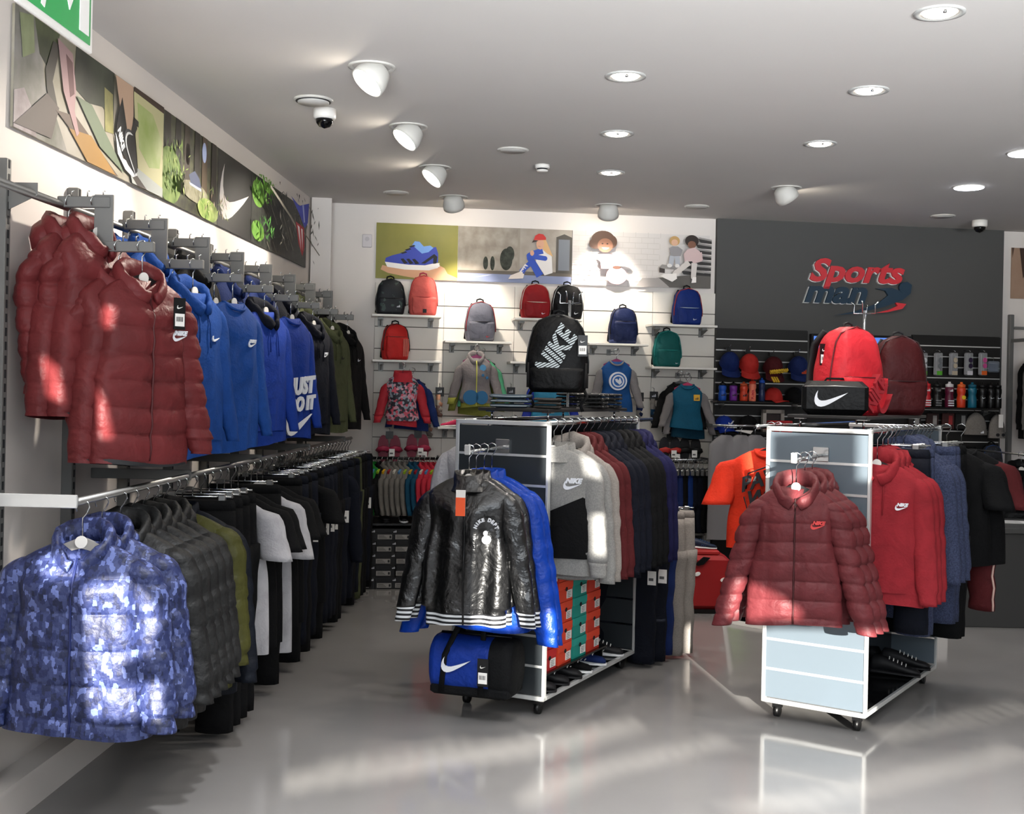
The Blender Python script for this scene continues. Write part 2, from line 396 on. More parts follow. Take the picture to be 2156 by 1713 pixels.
def garment_parts(o):
    B = Body(o); L = o['L']; n, m = o['n'], o['m']; out = []
    c, cs = o['c'], o.get('cs') or o['c']
    mb = MB(); e = 2.6
    zs = sorted(set([0, -.012, -.03, -.05, -.075, -.10]+[-.10-(L-.10)*i/(n-5) for i in range(1, n-4)]))[::-1]
    rows = []
    for z in zs:
        w, d = B.w(z), B.d(z); r = []
        for k in range(m):
            t = 2*PI*k/m; ct, st = math.cos(t), math.sin(t)
            x = w*math.copysign(abs(ct)**(2/e), ct); y = d*math.copysign(abs(st)**(2/e), st)
            rr = B.rel(x, z, y < 0)
            y -= math.copysign(rr, -y)*(-1) if False else 0
            y = y-rr*max(0, -st)**.5 if y < 0 else y+rr*max(0, st)**.5
            if o['kind'] == 'puffer': x += math.copysign(abs(rr)*.6, x)*(abs(ct)**2)
            zz = z
            q = -z
            if q < .06 and y < 0: zz -= (.035+.02*(o['kind'] == 'puffer'))*(1-q/.06)*(-st)*(1-abs(ct))
            if q > L-.12: zz += .012*math.sin(x*9+B.ph[4])*(1-(L-q)/.12)
            r.append((x, y, zz))
        rows.append(r)
    hemz = -(L-o['hemh'])
    if o['hemc']:
        i0 = max(i for i, z in enumerate(zs) if z > hemz)
        rows2 = [[(p[0], p[1], hemz) for p in rows[i0]]]+rows[i0+1:]
        rows1 = rows[:i0+1]+[[(p[0], p[1], hemz) for p in rows[i0]]]
        hm = MB(); hm.rings([[(p[0]*.985, p[1]*.96, p[2]) for p in r] for r in rows2], o['hemc'], True, False, False)
        inner = [(p[0]*.93, p[1]*.85, p[2]+.04) for p in rows2[-1]]
        hm.rings([[(p[0]*.985, p[1]*.96, p[2]) for p in rows2[-1]], inner], o['hemc'], True, False, True)
        out.append(('hem_band', hm))
        mb.rings(rows1, c, True, True, False)
        rows = rows1
    else:
        mb.rings(rows, c, True, True, False)
        inner = [(p[0]*.93, p[1]*.85, p[2]+.05) for p in rows[-1]]
        mb.rings([rows[-1], inner], o.get('lining') or c, True, False, True)
    if o['low']:     # a lower zone of another colour, laid on as a real layer of cloth
        lc, lz, slope = o['low']
        g = MB(); vs = []; fs = []; nx, nz = 14, 8
        for i in range(nz+1):
            for k in range(nx+1):
                x = lerp(-1, 1, k/nx)*B.w(-L*.6)*.985
                zt = -lz+slope*x; z = lerp(zt, -(L-o['hemh']*.3 if not o['hemc'] else L-o['hemh']-.002), i/nz)
                vs.append((x, B.front(x, z)-.004, z))
        for i in range(nz):
            for k in range(nx): a = i*(nx+1)+k; fs.append([a, a+nx+1, a+nx+2, a+1])
        g.add(vs, fs, lc, True); out.append(('lower_panel', g))
    out.insert(0, ('body', mb))
    if o['sleeves']:
        for sd in (-1, 1):
            sm = MB(); sl = o['sl']; N_ = max(8, int(sl/.6*n*.8)); rg = []; na = max(10, m//3)
            tuck = o.get('tuck', 0) if sd < 0 else 0
            for i in range(N_+1):
                t = i/N_; q = t*sl
                x = sd*(o['sw']-.052+.035*min(1, t*6)+(o['spread']*t**1.1)*(1-1.2*tuck)-.03*tuck)
                y = -.0-o['bend']*t*t+tuck*.07*min(1, t*4); z = -.05-q
                tilt = sd*o['spread']*.9
                r = lerp(o['sr'], o['cr'], t**.9)
                if t < .1: r *= math.sqrt(max(.0, 1-(1-t/.1)**2))*.98+.02
                if o['kind'] == 'puffer':
                    b_ = o['baf']*.92; r += o['amp']*(.85+.2*math.sin(i))*(abs(math.sin(PI*(q+.03)/b_))**.42-.6)*min(1, t*10)
                cuff = (not o['tee']) and q > sl-o['cuffh']
                if cuff: r *= .84
                ring = []
                for k in range(na):
                    a_ = 2*PI*k/na; ca, sa = math.cos(a_), math.sin(a_)
                    rr = r*(1+(.0 if o['kind'] == 'puffer' else .05)*math.sin(3*a_+q*7+B.ph[5]+sd)*min(1, t*4))
                    el_ = math.exp(-((t-.48)/.2)**2)*.0035*math.sin(q*62+3*ca+B.ph[1]+sd)*(0 if cuff else 1)+.001*math.sin(q*38+4*sa+B.ph[2])*(1 if not cuff else 0)
                    rr += el_
                    ring.append((x+ca*rr, y+sa*rr*(.52 if o['kind'] != 'puffer' else .72), z-ca*rr*tilt*.6))
                rg.append(ring)
            cut = N_
            if not o['tee'] and o['hemc']:
                cut = max(i for i in range(N_+1) if i/N_*sl <= sl-o['cuffh']+.001)
                cf = MB(); cf.rings(rg[cut:], o['hemc'], True)
            sm.rings(rg[:cut+1], cs, True)
            out.append(('sleeve', sm))
            if cut < N_: out.append(('cuff', cf))
    if o['hood']:
        hd = MB(); hc = o.get('hoodc') or c; P_ = []; rs = []; hk_ = o.get('hk', 1)*o['neck']/.075
        for i in range(21):
            a = lerp(-2.95, 2.95, i/20); k = (1+math.cos(a))/2
            P_.append((math.sin(a)*(.080+.018*k)*hk_, (math.cos(a)*.058+.012-.02*(1-k))*hk_, (-.085+.115*k**.7+.004*math.sin(i*2.1+B.ph[0]))*hk_))
            rs.append((.013+.012*k+.0015*math.sin(i*1.7+B.ph[1]))*hk_)
        hd.tube(P_, rs, hc, 10, flat=2.0)
        P2 = [(x*1.02, y+.03*hk_, z-.045*hk_) for j, (x, y, z) in enumerate(P_[5:16])]
        hd.tube(P2, [.02*hk_]+[.034*hk_]*9+[.02*hk_], hc, 8, flat=1.7)
        out.append(('hood', hd))
        if o.get('cords'):
            cd = MB()
            for sx in (-.03, .035):
                z1 = -.22-.02*(sx > 0)
                cd.tube([(sx, B.front(sx, -.075)-.006, -.075), (sx*1.1, B.front(sx, -.14)-.007, -.14), (sx, B.front(sx, z1)-.006, z1)], .0032, o['cords'], 5)
            out.append(('drawcord', cd))
    if o['collar']:
        cl = MB(); hc = o.get('hoodc') or c; rr = []
        for z, k in ((-.06, 1.25), (-.02, 1.0), (.03, .9), (.035, .82), (-.01, .8)):
            rr.append([(math.cos(a)*.078*k, math.sin(a)*.055*k, z-(.02 if z > -.05 else 0)*max(0, -math.sin(a))) for a in [2*PI*j/16 for j in range(16)]])
        cl.rings(rr, hc, True, False, False); out.append(('collar', cl))
    elif not o['hood']:
        cl = MB(); hc = o.get('hoodc') or c
        cl.tube([(math.cos(a)*(o['neck']+.005), math.sin(a)*.035-.008, -.004-.035*max(0, -math.sin(a))) for a in [2*PI*j/18 for j in range(19)]], .008, hc, 6); out.append(('neckband', cl))
    if o['zipc']:
        z = MB(); pts = [(0, B.front(0, -L*t)-.003, -L*t) for t in [.08+.9*i/14 for i in range(15)]]
        z.tube(pts, .0045, o['zipc'], 6, cap=True); z.box((-.006, pts[0][1]-.01, -.10), (.006, pts[0][1], -.075), STEEL); out.append(('zip', z))
    if o['pocket']:
        pk = MB(); vs = []; fs = []
        prof = [(-.13, -L*.68), (-.13, -L*.76), (-.15, -L*.9), (.15, -L*.9), (.13, -L*.76), (.13, -L*.68)]
        nx = 10
        for i in range(5):
            t = i/4; z = lerp(-L*.66, -L*.9, t); hwid = lerp(.095, .15, min(1, t*1.6))
            for k in range(nx+1): x = lerp(-hwid, hwid, k/nx); vs.append((x, B.front(x, z)-.008, z))
        for i in range(4):
            for k in range(nx): a = i*(nx+1)+k; fs.append([a, a+nx+1, a+nx+2, a+1])
        pk.add(vs, fs, c, True); out.append(('pocket', pk))
    if o['logo']:
        lg = MB(); o['logo'](lg, lambda x, z: B.front(x, z)-.006); out.append(('print', lg))
    return out
NEST = {'print': 'body', 'zip': 'body', 'pocket': 'body', 'lower_panel': 'body', 'cuff': 'sleeve', 'drawcord': 'hood', 'size_disc': 'hanger_bar', 'clip': 'bar', 'stripe': 'trouser_leg'}
def nest(parts, root):
    last = {}
    for n, me in parts:
        par = last.get(NEST.get(n), root)
        o = link(n, me, par)
        if n not in NEST: last[n] = o
def garment(spec, name, label, cat, loc, rz, group=None):
    key = spec.get('key') or id(spec)
    if key not in MESH:
        o = dict(DEF); o.update(spec)
        MESH[key] = [(n, b.mesh(n)) for n, b in garment_parts(o)]
    root = thing(name, label, cat, loc, rz, group)
    nest(MESH[key], root)
    return root
def logo_swoosh(x, z, w, mt, nike=False, rot=0):
    def f(mb, fr):
        y = fr(x, z); swoosh(mb, x, z, w, y-.003, y+.004, mt, rot)
        if nike: put_text(mb, 'NIKE', x+.004, z+w*.14, w*.36, y-.003, y+.004, mt, bold=.06, shear=.3, sx=1.1)
    return f
def logo_mtn(x, z, w, mt):
    def f(mb, fr): y = fr(x, z); mountain(mb, x, z, w, y-.003, y+.004, mt)
    return f

def hlab(label, k='hanger'):
    w = label.replace(',', '').split()
    return ' '.join([k, 'of', 'the']+w[:(13 if k == 'hanger' else 12)])
# hanger: origin = where the hook lies on its rail
HK = {}
def hanger_meshes(cm, disc=True, w=.19, drop=.13):
    k = (cm, disc, w, drop)
    if k not in HK:
        a = MB(); a.tube([(-.02, 0, -.028), (-.026, 0, -.01), (-.018, 0, .006), (0, 0, .012), (.018, 0, .004), (.022, 0, -.012), (.012, 0, -.032), (0, 0, -.05), (0, 0, -drop+.01)], .0028, CHROME, 6)
        b = MB(); prof = []
        top = [(x*w, -drop+.016-.085*abs(x)**1.15*w/.19) for x in [i/8 for i in range(-8, 9)]]
        bot = [(x*w*.97, -drop-.022-.075*abs(x)**1.15*w/.19+.012*abs(x)) for x in [i/8 for i in range(8, -9, -1)]]
        b.poly(top+bot, -.008, .008, cm)
        L_ = [('hook', a.mesh('hook')), ('hanger_bar', b.mesh('hanger_bar'))]
        if disc:
            c = MB(); c.ell((0, -drop), .021, .021, -.013, -.008, DISCM, 18); L_.append(('size_disc', c.mesh('size_disc')))
        HK[k] = L_
    return HK[k]
def hanger(loc, rz, label, group, cm=BLACKP, disc=True, w=.19, drop=.13):
    r = thing('clothes_hanger', label, 'hanger', loc, rz, group)
    nest(hanger_meshes(cm, disc, w, drop), r)
    return r
def hung(spec, name, label, cat, loc, rz, hl, hg, group=None, drop=.13, cm=BLACKP, disc=True, w=None):
    """garment on its hanger; loc is the point of the rail"""
    w = w or min(.17, spec.get('sw', DEF['sw'])*.72)
    hanger(loc, rz, hlab(label), hg, cm, disc, w, drop)
    return garment(spec, name, label, cat, (loc[0], loc[1], loc[2]-drop+.0), rz, group)

def pants_parts(o):
    """trousers hung by the waistband"""
    B = Body(dict(DEF, **o)); c = o['c']; L = o['L']; w = o.get('w', .2); out = []
    a = MB(); rows = []
    for z, k, dd in ((0, .96, .03), (-.02, 1, .035), (-.045, 1, .035)): rows.append([(math.cos(t)*w*k, math.sin(t)*dd, z) for t in [2*PI*j/16 for j in range(16)]])
    a.rings(rows, o.get('cw') or c, True); out.append(('waistband', a))
    h = MB(); rows = []
    for i in range(6):
        z = -.045-i*.05; rows.append([(math.cos(t)*w*(1+.05*i/5), math.sin(t)*(.035+.02*i/5), z) for t in [2*PI*j/18 for j in range(18)]])
    h.rings(rows, c, True); out.append(('seat', h))
    for sd in (-1, 1):
        l = MB(); N_ = 12; pts = []; rs = []
        for i in range(N_+1):
            t = i/N_; pts.append((sd*w*lerp(.52, .62, t)+.004*math.sin(t*9+sd), .008*math.sin(t*5+sd), -.24-(L-.24)*t)); rs.append(lerp(w*.56, w*o.get('taper', .38), t)+.004*math.sin(t*20+sd))
        l.tube(pts, rs, c, 10, flat=.5, up=(0, 1, 0)); out.append(('trouser_leg', l))
        if o.get('tagz') and sd > 0:
            s_ = MB(); hangtag(s_, w*.95, -.05, -o['tagz'], .05, .08, False); out.append(('price_tag', s_))
        if o.get('stripe'):
            s_ = MB(); s_.tube([(p[0]+sd*r*.9, p[1]-.02, p[2]) for p, r in zip(pts, rs)], .006, o['stripe'], 5); out.append(('stripe', s_))
    return out
def pants(spec, name, label, cat, loc, rz, group=None):
    key = spec.get('key') or id(spec)
    if key not in MESH: MESH[key] = [(n, b.mesh(n)) for n, b in pants_parts(spec)]
    root = thing(name, label, cat, loc, rz, group)
    nest(MESH[key], root)
    return root
def clip_hanger_meshes():
    if 'clip' not in HK:
        a = MB(); a.tube([(-.02, 0, -.028), (-.026, 0, -.01), (-.018, 0, .006), (0, 0, .012), (.018, 0, .004), (.022, 0, -.012), (.012, 0, -.032), (0, 0, -.05), (0, 0, -.085)], .0028, CHROME, 6)
        b = MB(); b.tube([(-.17, 0, -.085), (.17, 0, -.085)], .005, CHROME, 6)
        l = [('hook', a.mesh('hook')), ('bar', b.mesh('bar'))]
        for sx in (-1, 1):
            c = MB(); c.box((sx*.13-.016, -.014, -.125), (sx*.13+.016, .014, -.075), STEEL, bev=.004); l.append(('clip', c.mesh('clip')))
        HK['clip'] = l
    return HK['clip']
def hung_pants(spec, name, label, cat, loc, rz, hl, hg, group=None):
    r = thing('clip_hanger', hlab(label, 'clip hanger'), 'hanger', loc, rz, hg)
    nest(clip_hanger_meshes(), r)
    return pants(spec, name, label, cat, (loc[0], loc[1], loc[2]-.10), rz, group)
ORD0 = 'first second third fourth fifth sixth seventh eighth ninth tenth eleventh twelfth thirteenth fourteenth fifteenth sixteenth seventeenth eighteenth nineteenth twentieth'.split()
ORD = ORD0+['twenty-'+o for o in ORD0[:9]]+['thirtieth']+['thirty-'+o for o in ORD0[:9]]+['fortieth']+['forty-'+o for o in ORD0[:9]]
ORD[19] = 'twentieth'
def hangtag(mb, x, y, z, w=.05, h=.09, dark=True, T=None):
    mb.box((x-w/2, y-.002, z-h), (x+w/2, y+.001, z), BLKCARD if dark else PAPER, T)
    if dark:
        mb.box((x-w*.4, y-.004, z-h*.9), (x+w*.4, y-.002, z-h*.5), PAPER, T)
        for i in range(6): mb.box((x-w*.3+i*w*.1, y-.005, z-h*.75), (x-w*.3+i*w*.1+w*.045, y-.004, z-h*.6), INK, T)
        swoosh(mb, x, z-h*.3, w*.5, y-.0045, y-.002, PAPER, T=T)
    else:
        mb.box((x-w*.35, y-.004, z-h*.7), (x+w*.2, y-.002, z-h*.5), mat('#555555'), T)

# colours
MAROON = mat('#752e30', .5, kind='nylon'); MAROON2 = mat('#6f3034', .5, kind='nylon'); CORAL = mat('#e03a3c', .5, kind='nylon')
BLUE = mat('#1a4a98', .8, kind='cloth'); BLUE2 = mat('#1b4c9c', .8, kind='cloth'); ROYAL = mat('#1a3fa0', .8, kind='cloth'); NAVY = mat('#141a2b', .85, kind='cloth')
NAVY2 = mat('#1c2f66', .85, kind='cloth'); OLIVE = mat('#50553a', .85, kind='cloth'); BLK = mat('#0d0e11', .85, kind='cloth'); BLK2 = mat('#101215', .8, kind='cloth')
CAMO = mat('#27315f', .5, kind='camo', h2='#3c4674', scale=90); DCAMO = mat('#0f1011', .55, kind='camo', h2='#1b1c1c', scale=61)
DKNAVY = mat('#131b29', .6, kind='nylon'); OLIVEN = mat('#4d4d22', .5, kind='nylon'); WHT = mat('#c9c8cc', .75, kind='cloth'); GREY = mat('#8a8a88', .85, kind='heather', h2='#9c9b98')
BEIGE = mat('#97908a', .85, kind='heather', h2='#a69f98'); MELANGE = mat('#6b6b6b', .85, kind='heather', h2='#85827e'); DGREEN = mat('#1b2022', .8, kind='cloth')
REDH = mat('#a02a33', .8, kind='cloth'); BMARL = mat('#2b3350', .85, kind='heather', h2='#424c6b'); WINE = mat('#5c1f22', .8, kind='cloth'); PURP = mat('#1b1b48', .8, kind='cloth')
SHINYB = mat('#0b0c0e', .3, kind='nylon', spec=.8); SHINYBL = mat('#1445b4', .34, kind='nylon'); WPRT = mat('#d7dae0', .6)
LINING = mat('#15171a', .6)

# ---------------------------------------------------------------- wall rack on the side wall: uprights, rail, brackets
UP = [4.25+.625*k for k in range(-1, 9)]
for k, Y in enumerate(UP):
    x = wallx(Y)
    t = thing('rack_upright', 'grey slotted metal upright on the side wall, %s from the camera' % ORD[k], 'rack upright', (x, Y, 0), LRZ, 'uprights of the side wall rack')
    m_ = MB(); m_.box((-.02, -.045, .05), (.02, 0, 2.385), GREYP, bev=.004); part('post', m_, t)
    s_ = MB()
    for i in range(46): s_.box((-.006, -.0465, .1+i*.05), (-.002, -.044, .13+i*.05), INK); s_.box((.002, -.0465, .1+i*.05), (.006, -.044, .13+i*.05), INK)
    s_ = part('slot', s_, t); s_['kind'] = 'stuff'
mb = MB(); d0 = Vector((math.cos(LRZ), math.sin(LRZ), 0)); nL = Vector((math.sin(LRZ), -math.cos(LRZ), 0))
def LWP(Y, off, z): return Vector((wallx(Y), Y, z))+nL*off
mb.tube([LWP(3.3, .13, 2.26), LWP(9.35, .13, 2.26)], .016, STEEL, 12)
one('hanging_rail', mb, 'long grey steel tube running along the side wall above the jackets', 'rail')
for k, Y in enumerate(UP):
    m_ = MB(); p = LWP(Y, .04, 2.26); T = Matrix.Translation(p) @ Matrix.Rotation(LRZ, 4, 'Z')
    m_.poly([(0, .03), (.0, -.06), (.03, -.06), (.03, .03)], -.0, .002, GREYP, T)
    m_.add([(-.002, 0, .04), (-.002, 0, -.06), (-.002, -.06, -.03), (-.002, -.11, -.005), (-.002, -.11, .04), (.002, 0, .04), (.002, 0, -.06), (.002, -.06, -.03), (.002, -.11, -.005), (.002, -.11, .04)],
           [[0, 1, 2, 3, 4], [9, 8, 7, 6, 5], [0, 5, 6, 1], [1, 6, 7, 2], [2, 7, 8, 3], [3, 8, 9, 4], [4, 9, 5, 0]], GREYP, False, T)
    one('rail_bracket', m_, 'grey bracket holding the long tube to the %s wall upright' % ORD[k], 'bracket', group='brackets of the long upper tube')
ARM_Y = [4.50+.622*k for k in range(8)]
def garmfaces(k): return ARM_Y[k]
for k, Y in enumerate(ARM_Y):
    o = LWP(Y, .13, 2.27)
    t = thing('stepped_arm', 'grey stepped arm reaching out from the wall tube, the %s from the camera' % ORD[k], 'display arm', o, LRZ, 'stepped arms on the side wall')
    a = MB(); a.box((-.012, -.19, -.02), (.012, .012, .022), GREYP, bev=.003); part('upper_bar', a, t)
    a = MB(); a.box((-.006, -.20, -.19), (.006, -.13, .03), GREYP); part('drop_plate', a, t)
    a = MB(); a.box((-.012, -.36, -.185), (.012, -.13, -.145), GREYP, bev=.003); part('lower_bar', a, t)
    for yy in (-.04, -.10, -.16, -.24, -.29, -.34):
        z = .022 if yy > -.2 else -.145
        a = MB(); a.tube([(0, yy, z), (0, yy, z+.018), (0, yy-.008, z+.022)], .003, CHROME, 5); part('peg', a, t)

YAW = math.radians(42)
PUF = dict(key='mar', kind='puffer', c=MAROON, L=.70, sw=.19, hw=.215, d=.082, sl=.62, sr=.07, cr=.058, spread=.09, tuck=1, baf=.10, amp=.022, hood=True, zipc=mat('#4a1a1c', .5), n=120, m=60, seed=3, lining=LINING, fold=.008)
def mar_logo(mb, fr):
    logo_swoosh(.12, -.22, .065, WPRT, True)(mb, fr)
    y = fr(.10, -.12); hangtag(mb, .10, y-.02, -.07, .055, .12)
PUF_F = dict(PUF, key='marf', logo=mar_logo)
hk = 'black hanger hook on the stepped arms of the side wall'
hgr = 'hangers on the stepped arms'
def arm_slot(k, lvl, i, z=None):
    offs = {1: (.16, .26), 2: (.355, .445)}[lvl]
    zz = 2.285 if lvl == 1 else 2.118
    return LWP(ARM_Y[k], offs[i], zz)
def HD(key, c, **kw):
    d = dict(key=key, c=c, L=.71, sw=.205, hw=.225, d=.062, sl=.60, spread=.07, tuck=.5, n=36, m=34, hood=True, pocket=True, cords=c, seed=hash(key) % 97 if False else sum(map(ord, key)) % 97); d.update(kw); return d
def CR(key, c, **kw): return HD(key, c, hood=False, pocket=False, cords=None, **kw)
TOP = [
 [(1, 0, PUF, 'quilted_jacket', 'maroon puffer jacket nearest the wall at the front of the upper arms', 'jacket', 80),
  (1, 1, PUF, 'quilted_jacket', 'maroon puffer jacket hanging side-on with sun on its sleeve', 'jacket', 72),
  (2, 0, PUF, 'quilted_jacket', 'maroon puffer jacket squeezed behind the one with the chest logo', 'jacket', 66),
  (2, 1, PUF_F, 'quilted_jacket', 'maroon hooded puffer jacket with white chest logo and black hang tag', 'jacket', 56)],
]
for lvl, i, sp, nm, lb, ct, yw in TOP[0]:
    hung(sp, nm, lb, ct, arm_slot(0, lvl, i), math.radians(yw), hk, hgr, 'maroon puffer jackets on the first arm')
rowdefs = [
 (1, [HD('bh1', BLUE), HD('bh1', BLUE), HD('bh1', BLUE), HD('bh2', BLUE, logo=logo_swoosh(.075, -.2, .05, WPRT))], 'bright blue hoodie', 'hooded_sweatshirt', ['with its hood up high beside the maroon jackets', 'second on the high bar beside the maroon jackets', 'half hidden behind the one with a small white logo', 'with small white chest logo next to the maroon puffer']),
 (2, [HD('blk1', BLK), HD('blk1', BLK), CR('bc1', BLUE2), CR('bc2', BLUE2, logo=logo_swoosh(.075, -.2, .06, WPRT, True))], None, None, None),
 (3, [HD('nv0', NAVY2), HD('nv0', NAVY2), HD('nv1', NAVY2), HD('nv2', ROYAL, hoodc=NAVY, low=None, logo=None)], None, None, None),
 (4, [HD('blk1', BLK), HD('nv0', NAVY2), CR('rb1', ROYAL), None], None, None, None),
 (5, [HD('blk1', BLK), HD('dn1', NAVY), HD('dn1', NAVY), HD('dn2', NAVY, logo=logo_swoosh(.07, -.2, .05, WPRT, True))], None, None, None),
 (6, [HD('ol1', OLIVE), HD('ol1', OLIVE), HD('ol1', OLIVE), HD('ol2', OLIVE, logo=logo_swoosh(.08, -.2, .04, INK))], None, None, None),
 (7, [HD('blk1', BLK), CR('bk2', BLK), HD('blk1', BLK), HD('bk3', BLK, logo=logo_swoosh(.09, -.2, .04, WPRT))], None, None, None),
]
def jdi(mb, fr):
    for s, x, z, sz in (('JUST', .03, -.44, .13), ('DO IT', .02, -.54, .11)):
        y = min(fr(x+dx, z+.04) for dx in (-.1, -.05, 0, .05, .1)); put_text(mb, s, x, z, sz, y-.004, y+.006, WPRT, rot=.08, bold=.05, shear=.2)
    y = min(fr(dx, -.6) for dx in (-.1, 0, .1)); swoosh(mb, 0, -.61, .3, y-.004, y+.006, WPRT, rot=.1)
rowdefs[3][1][3] = CR('jdi', ROYAL, logo=jdi)
names = {1: 'bright blue hoodie', 2: 'blue sweatshirt', 3: 'royal blue hoodie', 4: 'royal blue sweatshirt', 5: 'dark navy hoodie', 6: 'olive green hoodie', 7: 'black hoodie'}
ext = {2: 'blue crew neck sweatshirt with white chest logo facing out', 3: 'royal blue hooded top with dark navy hood facing out', 4: 'blue sweatshirt with large white slogan across its lower front', 5: 'dark navy hoodie with small white logo beside the olive one',
       6: 'olive green hoodie with drawcords and kangaroo pocket facing out', 7: 'black hoodie ending the upper row beside the back wall'}
for k, sp, *_ in rowdefs:
    for j, s in enumerate(sp):
        lvl, i = (1, j) if j < 2 else (2, j-2)
        if k == 1: lb = 'bright blue hoodie '+rowdefs[0][4][j]
        elif j == 3: lb = ext[k]
        else: lb = '%s, %s in from the end of the %s arm along the side wall' % (('dark hoodie' if s['key'] == 'blk1' else names[k]), ['third', 'second', 'just'][j], ORD[k])
        nm = 'hooded_sweatshirt' if s.get('hood') else 'sweatshirt'
        hung(s, nm, lb, 'hoodie' if s.get('hood') else 'sweatshirt', arm_slot(k, lvl, i), math.radians(82-4*j), hk, hgr, 'sweatshirts on the stepped arms of the side wall')

# ---------------------------------------------------------------- lower rail on the side wall
LOFF = .42
mb = MB(); mb.tube([LWP(4.0, LOFF, 1.19), LWP(9.25, LOFF, 1.19)], .014, STEEL, 12)
one('hanging_rail', mb, 'long steel rail at waist height along the side wall, full of dark clothes', 'rail')
for j, Y in enumerate([3.95, 5.17, 6.4, 7.65, 8.9]):
    m_ = MB(); T = Matrix.Translation(LWP(Y, 0, 1.19)) @ Matrix.Rotation(LRZ, 4, 'Z')
    m_.box((-.006, -LOFF-.02, -.016), (.006, 0, .028), ALU if j == 0 else GREYP, T, bev=.002)
    one('rail_support', m_, 'flat steel support carrying the lower rail, the %s from the camera' % ORD[j], 'bracket', group='arms of the lower side rail')
lh, lg = 'black hanger with chrome hook on the lower rail of the side wall', 'hangers on the lower side rail'
CP = dict(key='camo', kind='puffer', c=CAMO, L=.64, sw=.225, hw=.255, d=.10, sl=.57, sr=.075, cr=.066, spread=.085, baf=.12, amp=.015, hood=True, zipc=mat('#1a2350', .5), n=120, m=64, seed=11, lining=mat('#1c2126', .6), fold=.010)
LH_Z = 1.18
def low(spec, Y, name, label, cat, yaw=-4, fn=hung, dx=0, **kw):
    return fn(spec, name, label, cat, LWP(Y, LOFF+dx, LH_Z), math.radians(yaw), lh, lg, 'clothes on the lower rail of the side wall', **kw)
hanger_grey = mat('#8a8783', .4)
low(CP, 4.05, 'quilted_jacket', 'blue pixel camouflage hooded puffer jacket facing the camera', 'jacket', -2, cm=hanger_grey)
low(dict(CP, key='camo2', seed=12, n=50, m=40), 4.22, 'quilted_jacket', 'blue camouflage puffer jacket showing only behind the front one', 'jacket', 3)
DP = dict(CP, key='dcamo', c=DCAMO, seed=13, n=50, m=36, spread=.10, zipc=None, L=.72)
for i in range(5):
    low(DP, 4.40+i*.12, 'quilted_jacket', 'charcoal patterned puffer jacket on the lower side rail, %s behind the blue camouflage pair' % ORD[i], 'jacket', 2-3*i)
low(dict(DP, key='oliv', c=OLIVEN, seed=14, L=.72, hood=False, collar=True, sw=.235, spread=.06), 5.02, 'quilted_jacket', 'olive green puffer jacket squeezed between dark coats', 'jacket', 0)
low(dict(DP, key='dkn', c=DKNAVY, kind='knit', seed=15, L=.78, sl=.66, sr=.085, spread=.10, hood=False, collar=True), 5.12, 'windbreaker', 'smooth dark navy jacket with wide sleeve beside the olive puffer', 'jacket', -6)
PN = dict(key='pbk', c=BLK, L=1.02, w=.19, taper=.42); PN2 = dict(key='pnv', c=mat('#121828', .8, kind='cloth'), L=.95, w=.2, taper=.4, tagz=.32)
DT = dict(key='bktee', c=BLK, tee=True, sl=.22, L=.74, sr=.075, cr=.08, spread=.08, d=.05, n=22, m=24)
WT = dict(key='wtee', c=WHT, tee=True, sl=.24, L=.74, sr=.078, cr=.082, spread=.08, d=.05, n=30, m=30, logo=lambda mb, fr: swoosh(mb, -.02, -.2, .12, fr(-.02, -.2)-.004, fr(-.02, -.2), INK))
yy = 5.26; seq = []
i = 0
for typ in ['p', 'p', 'p', 'p', 'w', 'd', 'd', 'p', 'w2', 'd', 'd', 'p', 'n', 'p', 'n', 'd', 'p', 'n', 'n', 'n', 'p', 'p', 'n', 'nj', 'n', 'p', 'n', 'ol', 'ps', 'p', 'n', 'p']:
    i += 1
    if typ in 'pn' or typ == 'ps':
        s = PN2 if typ == 'n' else PN
        low(s, yy, 'tracksuit_trousers', '%s trousers on the lower side rail, %s piece after the plain navy jacket' % ('navy' if typ == 'n' else 'black', ORD[i-1]), 'trousers', -4+(i*7) % 9, fn=hung_pants)
    elif typ == 'w': low(WT, yy, 't_shirt', 'white short-sleeved shirt on the lower side rail, the shorter one', 't-shirt', -8)
    elif typ == 'w2': low(dict(WT, key='wt2', L=.84, sl=.3, logo=lambda mb, fr: [swoosh(mb, -.09, z, .14, fr(-.05, z)-.004, fr(-.05, z), INK) for z in (-.12, -.3)]), yy, 't_shirt', 'white long shirt with two thin dark logos on the lower side rail', 't-shirt', -8)
    elif typ == 'd': low(DT, yy, 't_shirt', 'black short-sleeved shirt on the lower side rail, %s piece after the plain navy jacket' % ORD[i-1], 't-shirt', (i*5) % 8-4)
    elif typ == 'nj': low(CR('nj', NAVY, L=.74), yy, 'sweatshirt', 'dark navy long-sleeved top on the lower side rail', 'sweatshirt', 0)
    elif typ == 'ol': low(dict(PN, key='pol', c=OLIVE), yy, 'tracksuit_trousers', 'olive trousers near the far end of the lower side rail', 'trousers', 0, fn=hung_pants)
    yy += .125

